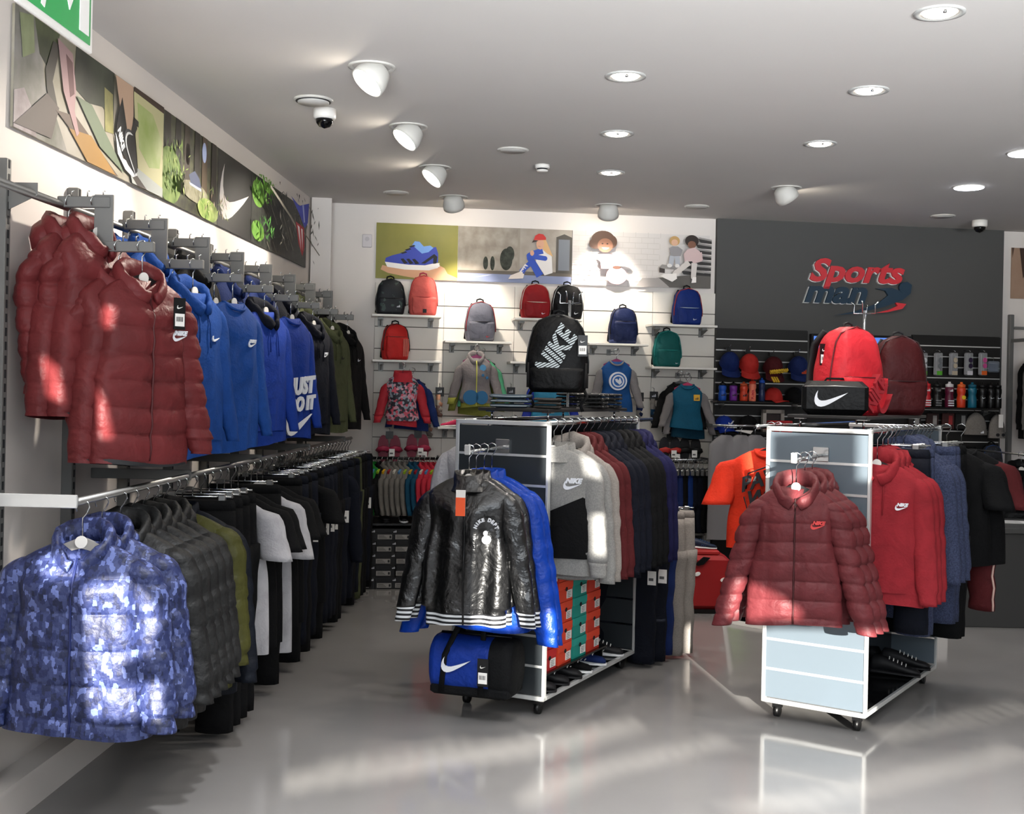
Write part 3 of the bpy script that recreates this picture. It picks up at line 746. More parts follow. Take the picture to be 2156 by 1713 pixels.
# ---------------------------------------------------------------- gondolas
SLATE = mat('#2a2e31', .32, 0); PANELD = mat('#0e0f10', .12)
def gondola(label, org, rz, W_=.52, L_=1.25, H_=1.44, slate=SLATE, lrail=.04):
    g = thing('gondola', label, 'display unit', org, rz, 'freestanding gondolas on castors')
    z0 = .08; fr = MB()
    for x in (0, W_):
        for y in (0, L_):
            f = MB(); f.box((x-.014 if x else 0, y-.014 if y else 0, z0), (x if x else .02, y if y else .03, H_), ALU, bev=.003); part('corner_post', f, g)
    for y0, y1 in ((0, .03), (L_-.03, L_)):
        for z in (z0, H_-.02):
            f = MB(); f.box((0, y0, z), (W_, y1, z+.022), ALU, bev=.003); part('frame_rail', f, g)
    for x in (0, W_-.02):
        for z in (z0,):
            f = MB(); f.box((x, .03, z), (x+.02, L_-.03, z+.022), ALU, bev=.003); part('frame_rail', f, g)
    # slatted end panels: slats with chrome inserts
    nS = 9; hs = (H_-.02-z0-.022)/nS
    for i in range(nS):
        for y0, y1 in ((.004, .02), (L_-.02, L_-.004)):
            f = MB(); f.box((.02, y0, z0+.022+i*hs+.006), (W_-.014, y1, z0+.022+(i+1)*hs-.006), slate); part('slat', f, g)
        if i:
            f = MB(); f.box((.02, .0, z0+.022+i*hs-.006), (W_-.014, .018, z0+.022+i*hs+.006), ALU); part('groove_insert', f, g)
    f = MB(); f.box((W_/2-.012, .03, z0), (W_/2+.012, L_-.03, H_-.03), PANELD); part('centre_panel', f, g)
    f = MB(); f.box((.02, .03, z0+.004), (W_-.02, L_-.03, z0+.02), PANELD); part('base_shelf', f, g)
    for x in (.06, W_-.06):
        for y in (.07, L_-.07):
            c = MB(); c.tube([(x-.012, y, .03), (x+.012, y, .03)], .03, BLACKP, 14); c.box((x-.02, y-.02, .045), (x+.02, y+.02, .08), BLACKP); c.tube([(x-.02, y, .03), (x-.012, y, .03)], .012, STEEL, 8); part('castor', c, g)
    for x in (lrail, .50):
        r = MB(); r.tube([(x, .02, H_-.005), (x, L_+.25, H_-.005)], .012, CHROME, 10); part('side_rail', r, g)
    return g
def GT(org, rz):
    M_ = Matrix.Translation(org) @ Matrix.Rotation(rz, 4, 'Z')
    return lambda x, y, z: M_ @ Vector((x, y, z))
R1 = math.radians(-26.6); O1 = Vector((.185-.52*math.cos(R1), 5.77-.52*math.sin(R1), 0))
R2 = math.radians(-33.8); O2 = Vector((1.696-.52*math.cos(R2), 5.59-.52*math.sin(R2), 0))
gondola('black slatted gondola with orange shoe boxes and a blue duffel bag on its end', O1, R1)
gondola('slatted gondola with sunlit pale end panel beside the counter', O2, R2, L_=1.30, lrail=-.06, slate=mat('#66717a', .26, .3))
g1, g2 = GT(O1, R1), GT(O2, R2)
# top shelves standing on the gondolas
for g, r_, lb in ((g1, R1, 'thin dark shelf on posts above the first gondola carrying folded clothes'), (g2, R2, 'thin dark shelf on posts above the gondola by the counter')):
    t = thing('top_shelf', lb, 'shelf', g(0, 0, 1.44), r_)
    m_ = MB(); m_.box((.06, .12, .045), (.46, 1.2, .062), mat('#232323', .35), bev=.003); part('board', m_, t)
    for x, y in ((.10, .2), (.42, .2), (.10, 1.1), (.42, 1.1)):
        m_ = MB(); m_.tube([(x, y, 0.0), (x, y, .045)], .006, CHROME, 8); m_.box((x-.025, y-.02, .040), (x+.025, y+.02, .045), CHROME); part('post', m_, t)
# hook stands with bags on the shelves
def hook_stand(label, loc, rz, h, cross):
    t = thing('hook_stand', label, 'display stand', loc, rz)
    m_ = MB(); m_.box((-.09, -.09, 0), (.09, .09, .008), CHROME); part('foot', m_, t)
    m_ = MB(); m_.tube([(0, 0, .008), (0, 0, h)], .008, CHROME, 10); part('pole', m_, t)
    for i in range(4):
        a = i*PI/2+.1; m_ = MB(); dx, dy = math.cos(a), math.sin(a)
        m_.tube([(0, 0, h-.015), (dx*cross, dy*cross, h-.015), (dx*cross, dy*cross, h+.03), (dx*(cross+.015), dy*(cross+.015), h+.045)], .004, CHROME, 6); part('hook_arm', m_, t)
    return t
# ---------------------------------------------------------------- clothes and goods on the gondolas
def front_arm(g, rz, x, n, label):
    t = thing('waterfall_arm', label, 'display arm', g(x, 0, 1.31), rz)
    m_ = MB(); m_.box((-.04, -.008, -.03), (.04, .012, .04), CHROME, bev=.003); part('back_plate', m_, t)
    m_ = MB(); m_.tube([(0, 0, 0), (0, -.36, -.012)], .009, CHROME, 10); part('arm_tube', m_, t)
    m_ = MB(); m_.box((-.014, -.372, -.024), (.014, -.36, .024), ALU, bev=.003); part('end_cap', m_, t)
front_arm(g1, R1, .27, 4, 'chrome arm with end cap on the first gondola holding black and blue jackets')
front_arm(g2, R2, .28, 4, 'chrome arm on the pale gondola end holding maroon jackets')
STRIPE = mat('#15161a', .7, kind='stripes', h2='#c6c9cc', scale=15)
def apple(mb, fr):
    y = min(fr(.105+i*.02, -.26+j*.03) for i in (-2, -1, 0, 1, 2) for j in (-1, 0, 1, 2))-.002; put = put_text
    s_ = 'NIKE DEPT'
    for i, ch in enumerate(s_):
        a = math.radians(70-140*i/(len(s_)-1)); put(mb, ch, .105+.045*math.sin(-a), -.235+.045*math.cos(a), .022, y-.003, y+.01, WPRT, rot=a, bold=.05)
    mb.ell((.108, -.275), .021, .02, y-.003, y+.01, WPRT, 18); mb.ell((.103, -.245), .010, .012, y-.003, y+.01, WPRT, 12)
    yt = fr(-.01, -.12); mb.box((-.04, yt-.016, -.17), (.005, yt-.013, -.05), WHITEP); mb.box((-.04, yt-.018, -.17), (.005, yt-.015, -.085), mat('#e0562a', .5))
BJ = dict(key='bomb', c=SHINYB, L=.69, sw=.20, hw=.215, d=.08, sl=.63, sr=.068, cr=.044, spread=.12, bend=.03, hemc=STRIPE, hemh=.065, cuffh=.065, collar=True, zipc=BLACKP, n=70, m=60, seed=21, fold=.03, logo=apple)
ghk = 'black hanger with white disc on a gondola end arm'
def fa(g, R_, x, y, spec, nm, lb, ct, yaw, grp):
    hung(spec, nm, lb, ct, g(x, y, 1.322), R_+math.radians(yaw), ghk, 'hangers on the gondola end arms', grp, .145)
GA = 'jackets on the end arm of the first gondola'
fa(g1, R1, .27, -.345, BJ, 'bomber_jacket', 'shiny black jacket with striped hem, orange hang tag and chest emblem', 'jacket', 16, GA)
fa(g1, R1, .27, -.275, dict(BJ, key='bomb2', logo=None, seed=22, n=40, m=30), 'bomber_jacket', 'shiny black jacket with striped hem right behind the tagged one', 'jacket', 12, GA)
SB = dict(key='sbl', c=SHINYBL, L=.72, sw=.225, hw=.25, d=.085, sl=.72, sr=.08, cr=.062, spread=.15, collar=True, n=46, m=34, seed=23, fold=.018)
fa(g1, R1, .27, -.195, SB, 'windbreaker', 'shiny bright blue jacket directly behind the black ones on the end arm', 'jacket', 6, GA)
fa(g1, R1, .27, -.115, SB, 'windbreaker', 'shiny bright blue jacket hanging closest to the slatted panel', 'jacket', 2, GA)
WJ = dict(key='wj', kind='puffer', c=MAROON2, L=.63, sw=.185, hw=.215, d=.075, sl=.60, sr=.062, cr=.050, spread=.155, bend=.03, baf=.088, amp=.015, vseam=.12, hood=True, hoodc=MAROON2, zipc=mat('#3a1416', .4), n=120, m=60, seed=31, fold=.006, lining=mat('#5a1518', .6))
def wj_logo(mb, fr): logo_swoosh(.10, -.17, .06, mat('#c8403f', .6), True)(mb, fr)
WJF = dict(WJ, key='wjf', logo=wj_logo)
GB = 'maroon jackets on the end arm of the pale gondola'
fa(g2, R2, .28, -.33, WJF, 'quilted_jacket', 'fitted maroon quilted jacket with red chest logo, in front of its row', 'jacket', 18, GB)
fa(g2, R2, .28, -.22, WJ, 'quilted_jacket', 'fitted maroon quilted jacket right behind the one with the red logo', 'jacket', 14, GB)
fa(g2, R2, .28, -.12, WJ, 'quilted_jacket', 'fitted maroon quilted jacket third back on the pale gondola end', 'jacket', 10, GB)
# side rails, first gondola, towards the middle of the shop
sh, sg = 'black hanger with big chrome hook on the side rail of the first gondola', 'hangers on the side rail of the first gondola'
def side(g, R_, x, y, spec, nm, lb, ct, hl, hg, grp, yaw=0, fn=hung, **kw):
    fn(spec, nm, lb, ct, g(x, y, 1.445), R_+math.radians(yaw), hl, hg, grp, **kw)
GREYB = HD('gb', GREY, collar=True, hood=False, pocket=False, cords=None, zipc=mat('#55565a', .5), low=(BLK, .30, .45), hemc=GREY, hemh=.07, n=44, m=40, logo=logo_swoosh(.115, -.17, .09, WPRT, True), spread=.06, L=.60, sl=.56)
GS1 = 'tops on the side rail of the first gondola'
rowR = [(GREYB, 'grey hoodie with black lower panel and white chest logo', 'hooded_sweatshirt'), (HD('gr2', GREY, collar=True, hood=False, L=.63), 'light grey top right behind the grey and black one', 'sweatshirt'),
        (HD('bg1', BEIGE, L=.65), 'beige grey hoodie between the grey tops and the wine ones', 'hooded_sweatshirt'),
        (HD('wn1', WINE, L=.64), 'wine red hoodie next to the beige grey one', 'hooded_sweatshirt'), (HD('wn1', WINE, L=.64), 'wine red hoodie next to the navy ones', 'hooded_sweatshirt'),
        (HD('n1', NAVY, L=.64), 'dark navy hoodie next to the wine red ones', 'hooded_sweatshirt'), (HD('n1', NAVY, L=.64), 'dark navy hoodie second after the wine red ones', 'hooded_sweatshirt'), (HD('n2', NAVY), 'dark navy hoodie beside the black ones', 'hooded_sweatshirt'),
        (HD('b1', BLK2, L=.64), 'black hoodie after the navy row on the gondola side rail', 'hooded_sweatshirt'), (HD('b1', BLK2, L=.64), 'black hoodie in the middle of the dark row on the gondola side rail', 'hooded_sweatshirt'), (HD('b2', BLK2, L=.64), 'black hoodie just before the purple blue tops', 'hooded_sweatshirt'),
        (HD('p1', PURP, L=.64), 'purple blue hoodie near the end of the gondola side rail', 'hooded_sweatshirt'), (HD('p1', PURP, L=.64), 'purple blue hoodie last on the gondola side rail', 'hooded_sweatshirt')]
for i, (sp, lb, nm) in enumerate(rowR):
    side(g1, R1, .50, .10+.094*i, sp, nm, lb, 'hoodie' if 'hood' in nm else 'sweatshirt', sh, sg, GS1, 10-1.0*i, drop=.14)
WS = dict(key='wsh', c=WHT, L=.66, sw=.225, hw=.24, sl=.60, spread=.12, seed=41)
for i in range(3):
    side(g1, R1, .06, .22+.16*i, WS if i == 0 else HD('n2', NAVY), 'sweatshirt', ['white long-sleeved shirt poking out beside the black jackets', 'dark navy top behind the white shirt', 'dark navy top two behind the white shirt'][i], 'sweatshirt', 'black hanger on the far side rail of the first gondola', 'hangers on the far side of the first gondola', 'tops on the far side of the first gondola', 8, drop=.11)
# trousers on the far end of the first gondola
t = thing('waterfall_arm', 'chrome double arm on the far end of the first gondola holding trousers', 'display arm', g1(.30, 1.25, .98), R1)
m_ = MB(); m_.tube([(0, 0, 0), (.0, .60, -.01)], .009, CHROME, 8); part('arm_tube', m_, t); m_ = MB(); m_.box((-.03, 0, -.03), (.03, .012, .03), CHROME, bev=.003); part('back_plate', m_, t)
t2 = PN2; PG = dict(key='pgr', c=BEIGE, L=.86, w=.18, taper=.4); PB = dict(key='pbl', c=NAVY2, L=.84, w=.18, taper=.4)
for i, (sp, c_) in enumerate([(dict(PN2, L=.86, key='pn9'), 'dark navy'), (dict(PN2, L=.86, key='pn9'), 'dark navy'), (PB, 'royal blue'), (PG, 'light grey'), (PG, 'light grey')]):
    hung_pants(sp, 'tracksuit_trousers', '%s trousers on the far end arm of the first gondola, %s outwards' % (c_, ORD[i]), 'trousers', g1(.42+.03*i, 1.28+.10*i, .985), R1+math.radians(6), 'chrome clip hanger on the far end arm of the first gondola', 'clip hangers on the first gondola', 'trousers on the far end of the first gondola')
# second gondola, side facing the counter
sh2, sg2, GS2 = 'black hanger with white disc on the side rail of the pale gondola', 'hangers on the side rail of the pale gondola', 'clothes on the side rail of the pale gondola'
RH = HD('rh', REDH, L=.67, n=44, m=40, spread=.06, logo=logo_swoosh(.12, -.2, .055, WPRT, True)); RH2 = HD('rh2', REDH, L=.67, spread=.06)
for i, lb in enumerate(['red hoodie with white chest logo on the pale gondola side', 'red hoodie right behind the one with the white logo', 'red hoodie next to the marled blue tops']):
    side(g2, R2, .52, .10+.085*i, RH if i == 0 else RH2, 'hooded_sweatshirt', lb, 'hoodie', sh2, sg2, GS2, 10, drop=.165)
PM = dict(key='pmarl', c=BMARL, L=.92, w=.19, taper=.42)
ch2 = 'chrome clip hanger on the side rail of the pale gondola'
for i in range(3): hung_pants(PM if i else dict(PN2, key='pnv3', L=.90), 'tracksuit_trousers', ['dark navy trousers hidden behind the red hoodies', 'marled blue trousers with waistband just beyond the red hoodies', 'marled blue trousers hanging in front of the marled tops'][i], 'trousers', g2(.50, .35+.06*i, 1.445), R2+.1, ch2, 'clip hangers on the pale gondola', GS2)
for i in range(3):
    side(g2, R2, .52, .54+.10*i, HD('mar%d' % (i % 2), BMARL, L=.68, spread=.06), 'hooded_sweatshirt', 'marled blue hoodie on the pale gondola, %s after the marled trousers' % ORD[i], 'hoodie', sh2, sg2, GS2, 10, drop=.12)
for i in range(4): hung_pants(PM if i < 2 else PN, 'tracksuit_trousers', ['marled blue trousers among the marled hoodies', 'marled blue trousers before the black ones', 'black trousers after the marled row', 'black trousers beside the black and wine shirt'][i], 'trousers', g2(.52, .84+.07*i, 1.445), R2+.1, ch2, 'clip hangers on the pale gondola', GS2)
BS = dict(key='bws', c=BLK, cs=BLK2, tee=True, sl=.26, L=.62, sr=.075, cr=.08, spread=.07, logo=logo_swoosh(-.02, -.3, .1, WPRT), seed=5)
for i in range(2):
    side(g2, R2, .58+.05*i, 1.16+.12*i, BS if i == 0 else dict(BS, key='bw2', logo=None, cs=WINE), 't_shirt', ['black shirt with small white logo by the counter', 'black shirt with wine red sleeves last on the pale gondola rail'][i], 't-shirt', sh2, sg2, GS2, 8, drop=.13)
hung_pants(dict(key='pwn', c=WINE, L=.62, w=.15, taper=.45, stripe=mat('#c9a79c', .7)), 'tracksuit_trousers', 'wine red trousers with pale side stripes by the counter end', 'trousers', g2(.66, 1.30, 1.16), R2, ch2, 'clip hangers on the pale gondola', GS2)
for i, (x, z) in enumerate([(.62, .80), (.70, .86)]):
    m_ = MB(); hangtag(m_, 0, 0, .1, .055, .10); one('hang_tag', m_, ['white and black hang tag below the black shirt, lower one', 'white and black hang tag below the black shirt, upper one'][i], 'tag', g2(x, 1.1, z-.1), R2+.1)
# orange shirt on the near side of the second gondola
ORG = mat('#ee3a1e', .75, kind='cloth')
def paw(mb, fr):
    y = fr(.0, -.2)-.012
    put_text(mb, 'PAW', -.03, -.18, .10, y-.003, y+.012, INK, rot=.35, bold=.03, shear=.4); put_text(mb, 'WR', -.03, -.27, .10, y-.003, y+.012, INK, rot=.2, bold=.03, shear=.4)
    mb.tube([(-.11, y, -.2), (-.1, y, -.12), (0, y, -.08), (.08, y, -.10)], .004, INK, 5); mb.tube([(-.12, y, -.24), (-.1, y, -.31), (-.04, y, -.33)], .004, INK, 5)
OT = dict(key='ort', c=ORG, tee=True, sl=.24, L=.50, sw=.215, hw=.22, sr=.075, cr=.078, spread=.07, seed=8, n=36, m=34, logo=paw)
side(g2, R2, -.06, .22, OT, 't_shirt', 'bright orange t-shirt with black brush print beside the pale gondola', 't-shirt', 'black hanger on the rail beside the orange t-shirt', 'hanger of the orange shirt', 'orange t-shirts', 14, drop=.13)
side(g2, R2, -.06, .32, dict(OT, key='ort2', logo=None, seed=9, L=.56), 't_shirt', 'second bright orange t-shirt tucked behind the printed one', 't-shirt', 'black hanger on the rail behind the orange t-shirt', 'hanger of the second orange shirt', 'orange t-shirts', 14, drop=.13)

# shoe boxes inside the first gondola
sg_ = thing('box_shelf', 'black inner shelf in the first gondola under the orange boxes', 'shelf', g1(0, 0, 0), R1)
m_ = MB(); m_.box((.275, .04, .19), (.50, .86, .20), PANELD); part('board', m_, sg_)
for y in (.05, .84): m_ = MB(); m_.box((.275, y, .10), (.48, y+.01, .19), PANELD); part('support', m_, sg_)
def shoebox(w, d, h, c, lidc, names=('box', 'lid', 'box_label')):
    """front (labelled end) at x=d side, local: y along the row"""
    a = MB(); a.box((0, 0, 0), (d, w, h*.72), c)
    b = MB(); b.box((-.002, -.002, h*.62), (d+.003, w+.002, h), lidc, bev=.002); b.tube([(d+.002, w*.5, h*.60), (d+.006, w*.5, h*.60)], .011, INK, 10)
    l = MB(); l.box((d+.0005, w*.55, h*.12), (d+.0022, w*.95, h*.52), PAPER)
    for i in range(4): l.box((d+.002, w*.6, h*(.18+.08*i)), (d+.003, w*(.8+.03*(i % 2)), h*(.2+.08*i)), INK)
    return [(names[0], a.mesh('box')), (names[1], b.mesh('lid')), (names[2], l.mesh('box_label'))]
cols = [('#b02427', '#c22b2c', 'dark red'), ('#d8432a', '#e04a2e', 'orange red'), ('#1f8f82', '#2a9b8e', 'teal'), ('#cf3b2a', '#e2492f', 'bright orange')]
for ci, (a_, b_, nm) in enumerate(cols):
    ms = shoebox(.165, .19, .104, mat(a_, .55), mat(b_, .5))
    for r_ in range(5):
        t = thing('shoe_box', '%s shoe box in its stack inside the first gondola, %s from the bottom' % (nm, ORD[r_]), 'shoe box', g1(.29, .06+.19*ci, .20+.106*r_), R1+math.radians([0, 1, -1, .5, -.6][(r_+ci) % 5]), 'shoe boxes in the first gondola')
        for n_, me in ms: link(n_, me, t)

def shoe(label, loc, rz, c, sole, acc=None, L_=.28, hgt=.10, grp=None, stripe=True):
    t = thing('sports_shoe', label, 'shoe', loc, rz, grp); k = L_/.28
    s_ = MB(); rr = []
    prof = [(-.14, .030, .030), (-.12, .036, .034), (-.06, .034, .028), (0, .035, .024), (.06, .042, .020), (.11, .038, .018), (.137, .02, .017)]
    def ring(x, w, z0, z1, n=12, top=False):
        return [(x*k, math.cos(a)*w*k, (z0+(z1-z0)*(math.sin(a)+1)/2)*k) for a in [2*PI*j/n for j in range(n)]]
    s_.rings([ring(x, w, 0, h) for x, w, h in prof], sole); part('sole', s_, t)
    u = MB(); pr = [(-.135, .025, .02, hgt*.7), (-.115, .033, .02, hgt), (-.07, .032, .02, hgt*.95), (-.03, .033, .02, hgt*.85), (.02, .036, .018, hgt*.66), (.07, .038, .015, hgt*.5), (.11, .034, .014, hgt*.42), (.132, .02, .014, hgt*.3)]
    u.rings([ring(x, w, z0, z1) for x, w, z0, z1 in pr], c, True); part('upper', u, t)
    l = MB()
    for i in range(5):
        x = -.03+.022*i; z = hgt*(.86-.075*i*1.0); l.tube([(x*k, -.022*k, (z-.004)*k), (x*k, 0, (z+.006)*k), (x*k, .022*k, (z-.004)*k)], .003*k, acc or PAPER, 5)
    part('lace', l, t)
    if acc:
        for sd in (-1, 1):
            q = MB()
            for i in range(3): x = -.02+.022*i; q.tube([((x-.01)*k, sd*.034*k, .03*k), ((x+.012)*k, sd*.030*k, .055*k)], .003*k, acc, 5)
            part('side_stripe', q, t)
    return t
SHB = mat('#111114', .6); SOLEW = mat('#d9dadb', .5)
for i, (y, c, s_, lb) in enumerate([(.10, SHB, SHB, 'black shoe nearest the corner post on the gondola base'), (.26, SHB, SHB, 'black shoe second on the gondola base'), (.42, SHB, SHB, 'black shoe in the middle of the gondola base'), (.56, BLK, SOLEW, 'black shoe with white sole on the gondola base'), (.76, NAVY2, SOLEW, 'navy shoe with thick white sole below the boxes'), (1.02, SHB, SOLEW, 'black shoe with white sole furthest along the gondola base')]):
    shoe(lb.replace('nearest', 'beside').replace('furthest along', 'at the far corner of'), g1(.40, y, .10), R1+math.radians(15), c, s_, PAPER if s_ is SOLEW else None, .27, .115, 'shoes on the base of the first gondola')
for i, y in enumerate([.9, 1.1]):
    shoe('black shoe on the dark base of the pale gondola, %s from the far corner' % ['second', 'first'][i], g2(.40, y, .10), R2+.2, SHB, SHB, None, .27, .11, 'shoes on the base of the pale gondola')

# blue duffel bag
def duffel(label, loc, rz, c, w=.40, h=.27, d=.24):
    t = thing('duffel_bag', label, 'bag', loc, rz)
    def prof(sx, k=1.0):
        return [(sx, math.copysign(abs(math.cos(a))**.7, math.cos(a))*d/2*k, h/2+math.copysign(abs(math.sin(a))**.75, math.sin(a))*h/2*k) for a in [2*PI*j/22 for j in range(22)]]
    b = MB(); b.rings([prof(x, k) for x, k in ((-w/2+.02, 1), (-w*.2, 1.02), (0, 1.0), (w*.1, 1.01), (w*.24, 1.0))], c, True, False, False); part('body', b, t)
    e = MB(); e.rings([prof(x, k) for x, k in ((w*.24, 1.002), (w*.4, 1.01), (w/2, .97), (w/2+.012, .8))], BLK2, True, False, True); part('end_panel', e, t)
    e = MB(); e.rings([prof(x, k) for x, k in ((-w/2-.012, .8), (-w/2, .97), (-w/2+.022, 1.002))], c, True, True, False); part('end_panel', e, t)
    e = MB(); e.box((-w/2+.0, -d/2*.92, -.004), (w/2, d/2*.92, .045), BLK2, bev=.012); part('base_panel', e, t)
    z = MB(); z.tube([(x, -.01, h+.006) for x in (-w*.45, 0, w*.45)], .007, BLACKP, 6); part('zip', z, t)
    for sx, y in ((-.30, -1), (.12, -1)):
        pass
    for y in (-.5, .4):
        s_ = MB(); xs = [-.34, -.30, -.18, -.02, .12, .16]; zz = [.03, .7, 1.25, 1.62, 1.25, .05]
        s_.tube([(x*w, (-d/2*1.04 if y < 0 and z_ < .95 else y*d*.4*(1.4-z_*.4)), z_*h) for x, z_ in zip(xs, zz)], .014, BLK2, 8, flat=.35, up=(0, 1, 0)); part('carry_strap', s_, t)
    l = MB(); swoosh(l, -.06, h*.55, .15, -d/2*1.05-.006, -d/2*.9, WPRT, .1); part('logo', l, t)
    g_ = MB(); hangtag(g_, .085, -d/2-.03, h*.72, .055, .13); part('hang_tag', g_, t)
    return t
duffel('blue and black duffel bag with white logo hung low on the first gondola end', g1(.24, -.17, .135), R1+math.radians(8), mat('#173a9c', .5, kind='nylon'))

# backpacks
def backpack(label, loc, rz, c, w=.22, h=.29, d=.13, c2=None, pocket=None, zipm=None, logo=None, handle=None, straps=False, ph=.45, mesh_=None, base=None, grp=None, tagx=None, edge=None):
    t = thing('backpack', label, 'backpack', loc, rz, grp); c2 = c2 or BLK2
    def W_(t_): return w/2*(1 if t_ < .55 else max(.03, 1-((t_-.55)/.46)**3)**.5)*(.94+.12*math.sin(PI*min(1, t_*1.5)))
    def rings_(k, kd, y0, t0, t1, n=14, pad=0):
        rr = []
        for i in range(n+1):
            t_ = lerp(t0, t1, i/n); ww = W_(t_)*k; dd = d/2*kd*(1 if t_ < .5 else (max(0, 1-((t_-.5)/.51)**2.6))**.5*.85+.15)
            if i == 0: ww *= .93; dd *= .9
            rr.append([(math.copysign(abs(math.cos(a))**.55, math.cos(a))*ww, y0+math.copysign(abs(math.sin(a))**.7, math.sin(a))*dd+.003*math.sin(a*3+t_*14), t_*h) for a in [2*PI*j/26 for j in range(26)]])
        return rr
    b = MB(); b.rings(rings_(1, 1, 0, 0, 1, 20), c, True); part('body', b, t)
    p = MB(); rr = rings_(.86, .42, -d*.42, .03, ph, 8); rr.append([(x*.9, -d*.36, z+.008) for x, y, z in rr[-1]]); p.rings(rr, pocket or c, True); part('front_pocket', p, t)
    z = MB(); zz = ph*h+.002; z.tube([(x*w*.42, -d*.62+.03*abs(x)**3*1.2, zz) for x in [i/5 for i in range(-5, 6)]], .0035, zipm or BLACKP, 6); part('zip', z, t)
    z = MB(); z.tube([(W_(t_)*1.0*sd, -d*.22, t_*h) for sd, t_ in [(-1, .25), (-1, .4), (-1, .55), (-1, .7), (-1, .82), (-1, .92)]+[(0, 1.003)]+[(1, .92), (1, .82), (1, .7), (1, .55), (1, .4), (1, .25)]], .004, edge or zipm or BLACKP, 6); part('zip', z, t)
    m_ = MB(); hz = h*.985; m_.tube([(-.03, .01, hz-.004), (-.026, .01, hz+.022), (0, .01, hz+.03), (.026, .01, hz+.022), (.03, .01, hz-.004)], .006, handle or c2, 8, up=(0, 1, 0)); part('handle', m_, t)
    for sd in (-1, 1):
        m_ = MB(); m_.tube([(sd*w*.18, d*.42, h*.95), (sd*w*.26, d*.62, h*.8), (sd*w*.30, d*.68, h*.5), (sd*w*.38, d*.6, h*.18), (sd*w*.42, d*.45, h*.06)], .018*w/.22, c2, 8, flat=.4, up=(0, 1, 0)); part('shoulder_strap', m_, t)
        if straps:
            m_ = MB(); m_.tube([(sd*w*.42, d*.4, h*.08), (sd*w*.5, d*.3, -h*.05), (sd*w*.40, 0, -h*.16), (sd*w*.44, 0, -h*.24)], .009, c2, 6, flat=.4, up=(0, 1, 0)); part('strap_end', m_, t)
    if mesh_:
        for sd in (-1, 1):
            m_ = MB(); m_.rings([[(sd*w*.48+math.cos(a)*.014, math.sin(a)*d*.36, z_*h) for a in [2*PI*j/12 for j in range(12)]] for z_ in (.06, .2, .38)], mesh_, True); part('side_pocket', m_, t)
    if base: m_ = MB(); m_.rings([[(x*1.02, y*1.03, z) for x, y, z in r] for r in rings_(1, 1.0, 0, 0, .10, 2)], base, True); part('base_panel', m_, t)
    if logo: l = MB(); logo(l, -d*.5-d*.16, w, h); part('logo', l, t)
    if tagx: l = MB(); hangtag(l, tagx[0], tagx[1], tagx[2], .05, .11); part('hang_tag', l, t)
    return t
def big_nike(mb, y, w, h):
    D = mat('#0d0e10', .5, kind='diag', h2='#b9c2c6', scale=26)
    put_text(mb, 'NIKE', .035, h*.44, .15, -.097, -.05, D, rot=1.02, bold=.042, shear=.2, sx=.80)
    swoosh(mb, .055, h*.10, .075, -.104, -.07, WPRT, .1); put_text(mb, 'NIKE', .055, h*.125, .025, -.104, -.07, WPRT, bold=.06, shear=.3)
backpack('black backpack with large striped white lettering hung above the first gondola', g1(.345, .47, 1.585), R1+math.radians(20), mat('#0c0d0f', .55, kind='nylon'), .31, .41, .17, ph=.30, logo=big_nike, straps=True, mesh_=mat('#0a0a0b', .8), tagx=(.135, -.09, .30))
hook_stand('chrome four-way hook stand above the first gondola', g1(.345, .61, 1.502), R1, .58, .055)
CORALB = mat('#e2323d', .5, kind='nylon'); MARB = mat('#4b1518', .55, kind='nylon')
def red_nike(mb, y, w, h):
    put_text(mb, 'NIKE', .05, h*.19, .10, -.176, -.12, mat('#8f1f28', .6), rot=.95, bold=.04, shear=.25, sx=.8); swoosh(mb, .10, h*.14, .12, -.174, -.12, mat('#8f1f28', .6), .7)
backpack('coral red backpack with dark lettering standing above the pale gondola', g2(.26, .44, 1.502), R2+math.radians(62), CORALB, .33, .45, .25, ph=.42, logo=red_nike, c2=mat('#101012', .6), zipm=mat('#5a1018', .5), mesh_=mat('#c22a35', .7), tagx=(-.15, .02, .36))
backpack('dark maroon backpack behind the coral red one on the upper shelf', g2(.36, .98, 1.502), R2+math.radians(40), MARB, .28, .43, .18, ph=.42, c2=mat('#101012', .6), zipm=mat('#2a0c0e', .5))
hook_stand('chrome hook stand above the pale gondola', g2(.27, .66, 1.502), R2, .55, .055)
# black shoe bag
t = thing('shoe_bag', 'black rectangular shoe bag with white logo on the upper shelf', 'bag', g2(.26, .24, 1.502), R2+math.radians(22))
m_ = MB(); m_.box((-.16, -.06, 0), (.16, .06, .17), mat('#111214', .5, kind='nylon'), bev=.03); part('body', m_, t)
m_ = MB(); m_.tube([(-.15, -.058, .14), (0, -.062, .145), (.15, -.058, .14)], .003, STEEL, 6); part('zip', m_, t)
m_ = MB(); swoosh(m_, -.02, .085, .165, -.065, -.058, WPRT, .12); part('logo', m_, t)
m_ = MB(); m_.tube([(-.05, 0, .168), (-.04, 0, .182), (.04, 0, .182), (.05, 0, .168)], .006, BLK2, 6); part('handle', m_, t)
m_ = MB(); m_.lathe([(.001, 0), (.03, .008), (.036, .03), (.03, .052), (.001, .062)], WHITEP, 16); one('security_tag', m_, 'round white knob resting behind the black shoe bag', 'security tag', g2(.22, .34, 1.66))

